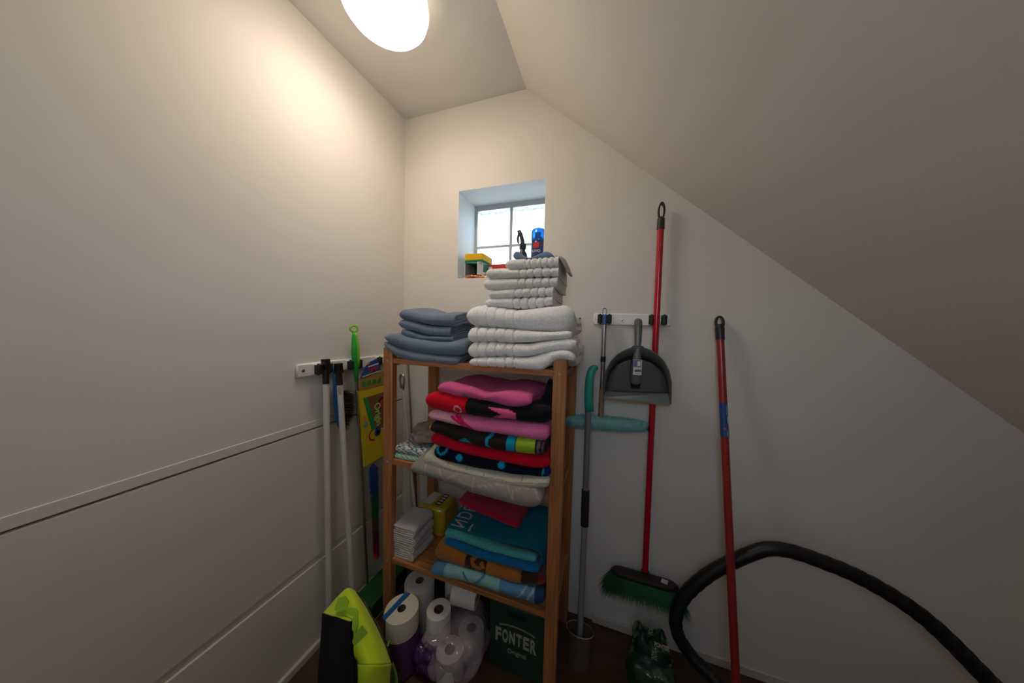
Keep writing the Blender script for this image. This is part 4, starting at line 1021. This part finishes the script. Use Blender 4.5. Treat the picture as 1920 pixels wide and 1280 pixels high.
bl = MB().lathe([(0, .002), (RB*.86, .002), (RB*.98, BZT), (RB*.96, BZT), (RB*.84, .005), (0, .005)], (*BC, 0), 48); bl.v = [(x, BC[1]+(y-BC[1])*RBY/RB, z) for x, y, z in bl.v]
mesh_obj('body', bl, 'smoky', bn)
mesh_obj('rim', MB().tube([(BC[0]+RB*math.cos(t_), BC[1]+RBY*math.sin(t_), BZT) for t_ in np.linspace(0, 2*math.pi, 48, endpoint=False)], .0016, 8, closed=True), 'brass', bn)

# ------------------------------------------------------------------ vacuum hose
hp = [(1430,1030),(1412,1036),(1372,1053),(1332,1074),(1306,1094),(1281,1120),(1269,1147),(1267,1171),(1274,1195),(1287,1216),(1306,1240),(1330,1262)]
pts = [P(u, v, y=-.105) for u, v in hp]
pts[-1] = P(1330, 1262, y=-.13); pts[-2] = P(1306, 1240, y=-.118)
end = pts[-1]; pts.append(end+np.array([.06, -.03, -.03])); pts[-1][2] = max(.03, pts[-1][2]); pts.append(np.array([pts[-1][0]+.12, -.20, .028])); pts.append(np.array([pts[-1][0]+.2, -.22, .028]))
st_ = pts[0]; pre = [st_+np.array([.62, -.06, -.33]), st_+np.array([.52, -.03, -.22]), st_+np.array([.36, -.01, -.07]), st_+np.array([.18, 0, -.0])]
pre[0][2] = max(.03, pre[0][2])
pts = pre+pts
arr = np.array(pts); L_ = np.r_[0, np.cumsum(np.linalg.norm(np.diff(arr, axis=0), axis=1))]; n = 620; tt_ = np.linspace(0, L_[-1], n)
def crom_at(t, xs, ys):
    mm = np.gradient(ys, xs); i = np.clip(np.searchsorted(xs, t)-1, 0, len(xs)-2); h = xs[i+1]-xs[i]; s = (t-xs[i])/h
    return (2*s**3-3*s*s+1)*ys[i]+(s**3-2*s*s+s)*h*mm[i]+(-2*s**3+3*s*s)*ys[i+1]+(s**3-s*s)*h*mm[i+1]
hpts = np.stack([crom_at(tt_, L_, arr[:, k]) for k in range(3)], 1)
single('vacuum_hose', MB().tube(hpts, [.0215+.0016*math.cos(tt_[i]*2*math.pi/.0062) for i in range(n)], 20), 'hose', 'black ribbed vacuum hose curving in front of the broom head', 'hose', smooth='all')

# ------------------------------------------------------------------ green plastic film pack on the floor
fp = thing('film_pack', (1.16, -.14, 0), 'crumpled dark green plastic pack with lettering on the floor below the broom', 'plastic pack')
def fpk(c, r, seed, ears=()):
    mb = bag('', '', c, r, '', seed, amp=.16, p=4.0); V = []
    for x, y, z in mb.v:
        for ex, ez, ew in ears:
            if z > c[2]: z += ez*math.exp(-((x-ex)/ew)**2)*min(1, (z-c[2])/r[2])
        V.append((x, y, z))
    mb.v = V; return mb
e1 = P(1199, 1145, y=-.14); e2 = P(1246, 1158, y=-.14)
fu = fpk(((e1[0]+e2[0])/2+.002, -.13, .095), (.060, .045, .050), 3.0, ((e1[0]+.004, .032, .018), (e2[0], .020, .016)))
mesh_obj('upper_film', fu, 'film_green', fp, smooth='all')
fl2 = fpk(((e1[0]+e2[0])/2+.003, -.175, .055), (.076, .055, .054), 9.0)
mesh_obj('lower_film', fl2, 'film_green', fp, smooth='all')
mat('pack_ink', (.55, .50, .36), .6)
mat('pack_ink_grey', (.30, .33, .30), .6)
fx = P(1241, 1212, y=-.232)
text('lettering', 'FONTER', .020, (fx[0], -.2325, fx[2]), (1, 0, -.06), (0, 0, 1), 'pack_ink', fp, sx=.62, bold=.0006, on_mesh=fl2)
fx = P(1221, 1175, y=-.178)
text('lettering', 'FONTER', .021, (fx[0], -.1785, fx[2]), (0, 0, 1), (-1, 0, 0), 'pack_ink_grey', fp, sx=.75, bold=.0004, on_mesh=fu)
fx = P(1227, 1228, y=-.233)
text('lettering', '20%', .024, (fx[0], -.2335, fx[2]), (0, 0, 1), (-1, 0, 0), 'pack_ink_grey', fp, sx=.9, on_mesh=fl2)

# ------------------------------------------------------------------ left wall tools
def capped_pole(name, label, top, bot, r, captop, caplen, group):
    rt_ = thing(name, (bot[0], bot[1], bot[2]), label, 'pole', group); d = (top-bot)/np.linalg.norm(top-bot)
    mesh_obj('tube', MB().tube([bot, top-d*caplen], r, 20), 'white_tube', rt_)
    s_ = np.cross(d, Xp)
    g = MB().tube([top-d*(caplen+.004), top-d*.030], [(r*1.10, r*1.10)]*2, 20)
    g.obox(top-d*.030, d*.006, Xp*r*1.08, s_*r*1.08)
    for sg in (-1, 1): g.obox(top-d*.013+s_*sg*r*.72, d*.013, Xp*r*.9, s_*r*.36)
    g.obox(top-d*.002, d*.004, Xp*r*.9, s_*r*1.08)
    mesh_obj('cap', g, 'black_plastic', rt_, smooth=False); return rt_
gpz = 'white poles on the left wall'
t1 = P(610.5, 674, x=.040); bt1 = P(618, 1160, x=.050); bt1[2] = .0; capped_pole('white_pole', 'white pole with black cap held in the leftmost wall clip', t1, bt1, .0106, .0, .088, gpz)
t2 = P(634.5, 682, x=.072); bt2 = P(661, 1110, x=.085); d2 = (bt2-t2); bt2 = t2+d2*(t2[2]/-d2[2]); wp2 = capped_pole('white_pole', 'leaning white pole with black cap and a yellowed stain', t2, bt2, .0106, 0, .078, gpz)
mat('stain', (.50, .42, .28), .5)
d2 = (bt2-t2)/np.linalg.norm(bt2-t2); nn_ = np.array([.75, -.66, 0]); sd = np.cross(d2, nn_)
V, f = [], []
for i in range(9):
    for j in range(7):
        a = (j-3)*.22; V.append(t2+d2*(.088+.004*i)+(nn_*math.cos(a)+sd*math.sin(a))*.0108)
for i in range(8):
    for j in range(6):
        if (i-3.5)**2/16+(j-2.5)**2/9 < 1.05: f.append((i*7+j, i*7+j+1, (i+1)*7+j+1, (i+1)*7+j))
mesh_obj('stain', MB().add(V, f), 'stain', wp2)
# blue dish brush behind
bb = thing('hand_brush', (.035, -.40, .85), 'blue backed hand brush with black bristles hanging behind the white poles', 'brush')
bt_ = P(629, 684, x=.03); bl_ = P(636, 800, x=.03)
rings = []
for i in range(13):
    s = i/12; c_ = bt_+(bl_-bt_)*s; w = .006+.010*math.sin(math.pi*min(1, s*1.02))**.6
    rings.append([(c_[0]+.012*math.cos(t_)*(.5+.5*math.sin(math.pi*s)), c_[1]+w*math.sin(t_), c_[2]) for t_ in np.linspace(0, 2*math.pi, 14, endpoint=False)])
mesh_obj('back', MB().loft(rings), 'tape_blue', bb, smooth='all')
rt, tp = [], []
for k in range(1500):
    s = random.uniform(.42, 1.0); c_ = bt_+(bl_-bt_)*s; rt.append((c_[0]+random.uniform(-.010, .016), c_[1]+.006, c_[2]))
    tp.append((c_[0]+random.uniform(-.018, .024), c_[1]+.075*math.sin(math.pi*min(1, max(.25, (s-.2)/.8)))**.5+random.uniform(-.01, .006), c_[2]-.018+random.uniform(-.012, .012)))
tp = [(max(.004, a), b, c) for a, b, c in tp]
tag(mesh_obj('bristles', MB().strands(rt, tp, .0014), 'dark_bristle', bb), kind='stuff')
# green handled pole
gt = P(663.5, 610, x=.042); gm = P(668.5, 714, x=.040); gbm = P(690, 1128, x=.036); gbm[2] = max(gbm[2], .002)
gp_ = thing('mop_stick', (gbm[0], gbm[1], 0), 'chrome stick with a two tone green handle and hanging ring on the left wall', 'mop stick')
mesh_obj('tube', MB().tube([gbm, gm], .0072, 16), 'chrome_tube', gp_)
prof = [(714,5),(696,5.2),(688,6.2),(676,8.2),(660,9),(645,8),(630,5),(623,4)]
cl = [P(668.5, 714, x=.04), P(668, 696, x=.041), P(667.5, 688, x=.042), P(666.5, 676, x=.044), P(665.5, 660, x=.045), P(665, 645, x=.045), P(664, 630, x=.043), P(663.5, 623, x=.042)]
rd = [.0085, .0090, .0105, .0135, .0150, .0130, .0085, .0065]
mesh_obj('grip', MB().tube(cl, rd, 20), 'green_plastic', gp_, smooth='all')
mesh_obj('grip_inlay', MB().tube([c_+np.array([.0035, .0045, 0]) for c_ in cl[2:]], [r_*.86 for r_ in rd[2:]], 20), 'lime_plastic', gp_, smooth='all')
rc = P(663.5, 616, x=.042)
mesh_obj('ring', MB().tube([rc+np.array([0, .0125*math.cos(t_), .0125*math.sin(t_)]) + np.array([.006*math.cos(t_), 0, 0]) for t_ in np.linspace(0, 2*math.pi, 28, endpoint=False)], .0044, 10, closed=True), 'lime_plastic', gp_)
for v_ in (735, 878): c_ = P(np.interp(v_, [714, 1128], [668.5, 690]), v_, x=.047); mesh_obj('rivet', MB().lathe([(0, -.002), (.003, -.001), (.003, .001), (0, .002)], c_, 8, ax=(1, -1, 0)), 'steel', gp_)
# yellow cloth packet
C5 = (540, 590, 4.13); XP = .058
def w5(a, b, x=XP): return P(C5[0]+a/C5[2], C5[1]+b/C5[2], x=x)
yp = thing('cloth_packet', (.058, -.22, .66), 'yellow cleaning cloth packet with blue header card hanging on the left wall', 'packet')
body = [w5(553, 592), w5(660, 560), w5(820, 520), w5(828, 945), w5(826, 1040), w5(597, 1176)]
body = [np.array([XP, p[1], p[2]]) for p in body]
mesh_obj('cloth', MB().prism(body, (-.010, 0, 0)), 'cloth_yellow', yp, smooth=False)
mat('film_amber', (.42, .24, .06), .2, coat=.4, bump=.5, bscale=40)
mesh_obj('film_top', MB().prism([w5(553, 592), w5(556, 490), w5(640, 455), w5(735, 440), w5(800, 430), w5(820, 522)], (-.006, 0, 0)), 'film_amber', yp, smooth=False)
mesh_obj('header_card', MB().prism([w5(562, 492, .060), w5(590, 420, .060), w5(625, 370, .060), w5(690, 338, .060), w5(722, 425, .060)], (-.004, 0, 0)), 'sticker_blue', yp, smooth=False)
def onwall(a, b, x=XP+.0008): return w5(a, b, x)
def patch(nm, pts_, m_, x=.0006, par=yp): mesh_obj(nm, MB().prism([onwall(a, b, XP+x) for a, b in pts_], (-.0005, 0, 0)), m_, par, smooth=False)
RW = np.array([0, 1.0, 0])
text('lettering', 'LIMP', .030, w5(660, 425, .0605), (0, 1, .12), (0, -.12, 1), 'ink_red', yp, sx=.9, bold=.0006)
patch('print', [(620, 400), (700, 372), (702, 380), (622, 408)], 'ink_white', .003)
patch('print', [(606, 385), (630, 362), (636, 375), (612, 392)], 'ink_orange', .003)
patch('print', [(576, 478), (716, 430), (717, 434), (577, 483)], 'ink_white', .003)
patch('label_panel', [(585, 645), (735, 600), (800, 590), (806, 850), (690, 885), (650, 890)], 'ink_brown')
patch('label_bar', [(583, 650), (615, 638), (680, 880), (648, 888)], 'ink_green', .0012)
text('lettering', 'Origin', .046, w5(697, 768, XP+.0014), (0, .13, -1), (0, 1, .13), 'ink_lime', yp, sx=.92, bold=.001)
def ringp(a, b, r0, r1, m_, a0=0, a1=2*math.pi):
    V = []; f = []; n = 22; c_ = w5(a, b, XP+.001)
    for i in range(n+1):
        t_ = a0+(a1-a0)*i/n
        for r_ in (r0, r1): V.append((c_[0], c_[1]+r_*math.cos(t_), c_[2]+r_*math.sin(t_)))
    for i in range(n): f.append((i*2, i*2+1, i*2+3, i*2+2))
    mesh_obj('print', MB().add(V, f), m_, yp, smooth=False)
ringp(594, 800, .001, .011, 'ink_orange'); ringp(602, 851, .004, .012, 'ink_teal'); ringp(665, 925, .022, .029, 'ink_red', 1.4, 4.9); ringp(695, 905, .0, .020, 'sticker_blue'); ringp(697, 908, .0, .010, 'ink_red')
ringp(735, 680, .020, .030, 'ink_black', 1.6, 4.4); ringp(737, 685, .008, .022, 'ink_red', 1.6, 4.6)
for k, a in enumerate((590, 630, 670, 710)):
    c_ = w5(a, 535-k*10, XP+.0012); mesh_obj('leaf_print', MB().lathe([(0, 0), (.012, 0), (.012, .0004), (0, .0005)], c_, 7, ax=(1, 0, 0)), 'ink_green', yp, smooth=False)
# rainbow duster under the packet
du = thing('duster', (.05, -.26, .3), 'rainbow coloured bristle duster hanging below the yellow packet', 'duster')
d0 = P(700, 868, x=.055); d1 = P(706, 1030, x=.055); d0[0] = d1[0] = .055
rt, tp, cl_ = [], [], []
cols = [srgb(20, 80, 150), srgb(20, 80, 150), srgb(20, 110, 60), srgb(20, 110, 60), srgb(110, 70, 40), srgb(105, 40, 35), srgb(150, 20, 35)]
random.seed(21)
for k in range(3600):
    s = random.random(); c_ = d0+(d1-d0)*s; t_ = random.uniform(0, 2*math.pi); w = .024-.010*s
    rt.append(c_); tp.append((max(.006, c_[0]+w*math.cos(t_)), c_[1]+w*math.sin(t_), c_[2]-.03+random.uniform(-.01, .01))); cl_ += [cols[min(6, int(s*7))]]*4
tag(mesh_obj('fibres', MB().strands(rt, tp, .0013), 'velour', du, colors=np.array(cl_)), kind='stuff')
mesh_obj('stem', MB().tube([d0-np.array([0, 0, .01]), d1], .005, 10), 'red_lacquer', du)
mesh_obj('end_knob', MB().lathe([(0, -.016), (.010, -.012), (.014, 0), (.010, .012), (0, .016)], d1+np.array([.0, 0, -.03]), 16), 'ink_red', du)
# rods in the corner behind the rack
gr_ = 'thin rods in the corner behind the rack'
def rod(label, a, b, r, m_, hookd=False, name='thin_rod'):
    rt_ = thing(name, (b[0], b[1], b[2]), label, 'rod', gr_ if not hookd else None)
    mesh_obj('shaft', MB().tube([b, a], r, 12), m_, rt_); return rt_
rod('left one of two thin pale rods in the corner', P(757, 660, y=-.028), np.array([.115, -.05, .0]), .0035, 'white_tube')
rod('right one of two thin pale rods in the corner', P(764, 660, y=-.028), np.array([.150, -.05, .0]), .0055, 'chrome_tube')
ha = P(756, 732, y=-.12); hb_ = P(764, 812, y=-.12); dh = (hb_-ha)/np.linalg.norm(hb_-ha); he = ha+dh*(ha[2]/-dh[2])
hk = rod('white stick with a curved chrome hook behind the rack post', ha, np.array([he[0], he[1], 0]), .0075, 'white_tube', True, 'hook_stick')
hkp = [ha, P(757, 722, y=-.12), P(758, 710, y=-.12), P(756, 703, y=-.12), P(752, 702, y=-.12), P(750, 708, y=-.12), P(751, 720, y=-.12), P(753, 728, y=-.12)]
mesh_obj('hook', MB().tube(hkp, .0058, 12), 'steel', hk, smooth='all')
oa = P(776, 862, y=-.10); ob_ = P(780, 1000, y=-.10); do = (ob_-oa); oe = oa+do*(oa[2]/-do[2])
single('orange_stick', MB().tube([oe, oa-np.array([0, 0, .005])], .011, 14), 'orange_tube', 'orange red stick standing behind the bottom shelf', 'rod')
# green box on the floor by the left wall
gx = thing('green_box', (.09, -.24, 0), 'green box on the floor behind the left rack post', 'box')
mesh_obj('body', MB().box((.03, -.36, .0), (.14, -.13, .085), .003), 'green_box', gx)
mesh_obj('edge_strip', MB().box((.028, -.362, .080), (.036, -.128, .088), .001), 'tan_rubber', gx)
mesh_obj('edge_strip', MB().box((.136, -.362, .0), (.142, -.128, .010), .001), 'tan_rubber', gx)

# ------------------------------------------------------------------ high visibility jacket
C2 = (510, 900, 3.763)
def w2(a, b, y): return P(C2[0]+a/C2[2], C2[1]+b/C2[2], y=y)
FLU = np.array(srgb(222, 255, 22)); NAVY = np.array(srgb(8, 14, 24)); LG = np.array(srgb(150, 205, 20))
jk = thing('safety_jacket', (.27, -.58, 0), 'fluorescent yellow safety jacket with navy panel slumped on the floor', 'jacket')
rows = [[w2(362, 940, -.58), w2(430, 868, -.56), w2(500, 790, -.54), w2(540, 765, -.53), w2(592, 792, -.52)],
        [w2(400, 950, -.60), w2(465, 905, -.585), w2(520, 855, -.57), w2(575, 830, -.555), w2(640, 860, -.535)],
        [w2(470, 970, -.615), w2(520, 955, -.60), w2(560, 935, -.59), w2(620, 920, -.575), w2(690, 945, -.545)],
        [w2(560, 1000, -.63), w2(580, 1020, -.62), w2(620, 1030, -.61), w2(690, 1040, -.59), w2(750, 1060, -.555)],
        [w2(565, 1150, -.64), w2(610, 1160, -.635), w2(660, 1165, -.625), w2(740, 1170, -.60), w2(800, 1175, -.565)],
        [w2(582, 1285, -.645), w2(640, 1295, -.645), w2(710, 1300, -.635), w2(780, 1300, -.61), w2(842, 1290, -.575)]]
mb, C = sheet('lining', rows, .006, 'fluo', colors=FLU, sub=10)
mesh_obj('lining', mb, 'fluo', jk, colors=C, smooth='all')
rows = [[w2(360, 938, -.585), w2(430, 950, -.602), w2(500, 975, -.618), w2(562, 1000, -.633)], [w2(356, 1050, -.59), w2(425, 1060, -.61), w2(500, 1080, -.63), w2(568, 1120, -.642)],
        [w2(345, 1180, -.60), w2(420, 1190, -.62), w2(500, 1210, -.64), w2(575, 1240, -.648)], [w2(335, 1290, -.60), w2(420, 1310, -.63), w2(500, 1330, -.65), w2(595, 1350, -.66)]]
for r in rows: pass
base_row = [np.array([p[0], p[1]-.005, .004]) for p in rows[-1]]
mb, C = sheet('navy', rows+[base_row], .007, 'velour', colors=NAVY, sub=8)
mesh_obj('outer_panel', mb, 'velour', jk, colors=C, smooth='all')
rows = [[w2(362, 940, -.58), w2(500, 790, -.54), w2(592, 792, -.52), w2(690, 945, -.545), w2(750, 1060, -.555), w2(842, 1290, -.575)]]
top_ = rows[0]; mid_ = [p+np.array([-.006, .03, -.08]) for p in top_]; bot_ = [np.array([p[0]-.004, p[1]+.04, .004]) for p in top_]
mid_[0][0] += .02
mb, C = sheet('back', [top_, mid_, bot_], .006, 'fluo', colors=LG, sub=8)
mesh_obj('back_panel', mb, 'fluo', jk, colors=C, smooth='all')
lastl = [w2(582, 1285, -.645), w2(640, 1295, -.645), w2(710, 1300, -.635), w2(780, 1300, -.61), w2(842, 1290, -.575)]
mb, C = sheet('front', [lastl, [p+np.array([0, -.008, -.05]) for p in lastl], [np.array([p[0], p[1]-.012, .004]) for p in lastl]], .006, 'fluo', colors=FLU, sub=6)
mesh_obj('front_panel', mb, 'fluo', jk, colors=C, smooth='all')
for pts_, nm in (([(470, 830), (520, 815), (545, 850), (530, 905), (480, 925), (445, 915)], 'tab'), ([(525, 890), (600, 905), (615, 930), (590, 965), (545, 945)], 'tab'), ([(575, 965), (610, 930), (612, 1020), (590, 1080), (570, 1050)], 'strap'), ([(580, 1100), (640, 1020), (680, 1075), (585, 1165), (572, 1140)], 'tab')):
    ym = {'tab': -.006, 'strap': -.007}[nm]
    pw = [w2(a, b, np.interp(b, [790, 930, 1000, 1160], [-.575, -.612, -.632, -.648])+ym*.4) for a, b in pts_]
    mbp = MB().prism(pw, (0, -.003, .002)); mesh_obj(nm, mbp, 'fluo', jk, colors=np.tile(LG, (len(mbp.v), 1)), smooth=False)
pip = [w2(592, 790, -.522), w2(640, 858, -.537), w2(692, 943, -.547), w2(752, 1058, -.557), w2(803, 1173, -.567), w2(845, 1288, -.577)]
mesh_obj('piping', MB().tube([p+np.array([.003, 0, .002]) for p in pip], .0028, 8), 'black_plastic', jk, smooth='all')
zp = w2(822, 1140, -.57); mesh_obj('zip_pull', MB().obox(zp+np.array([.004, -.004, 0]), (.004, 0, .003), (0, .002, 0), (.002, 0, .009), .001), 'lime_plastic', jk)
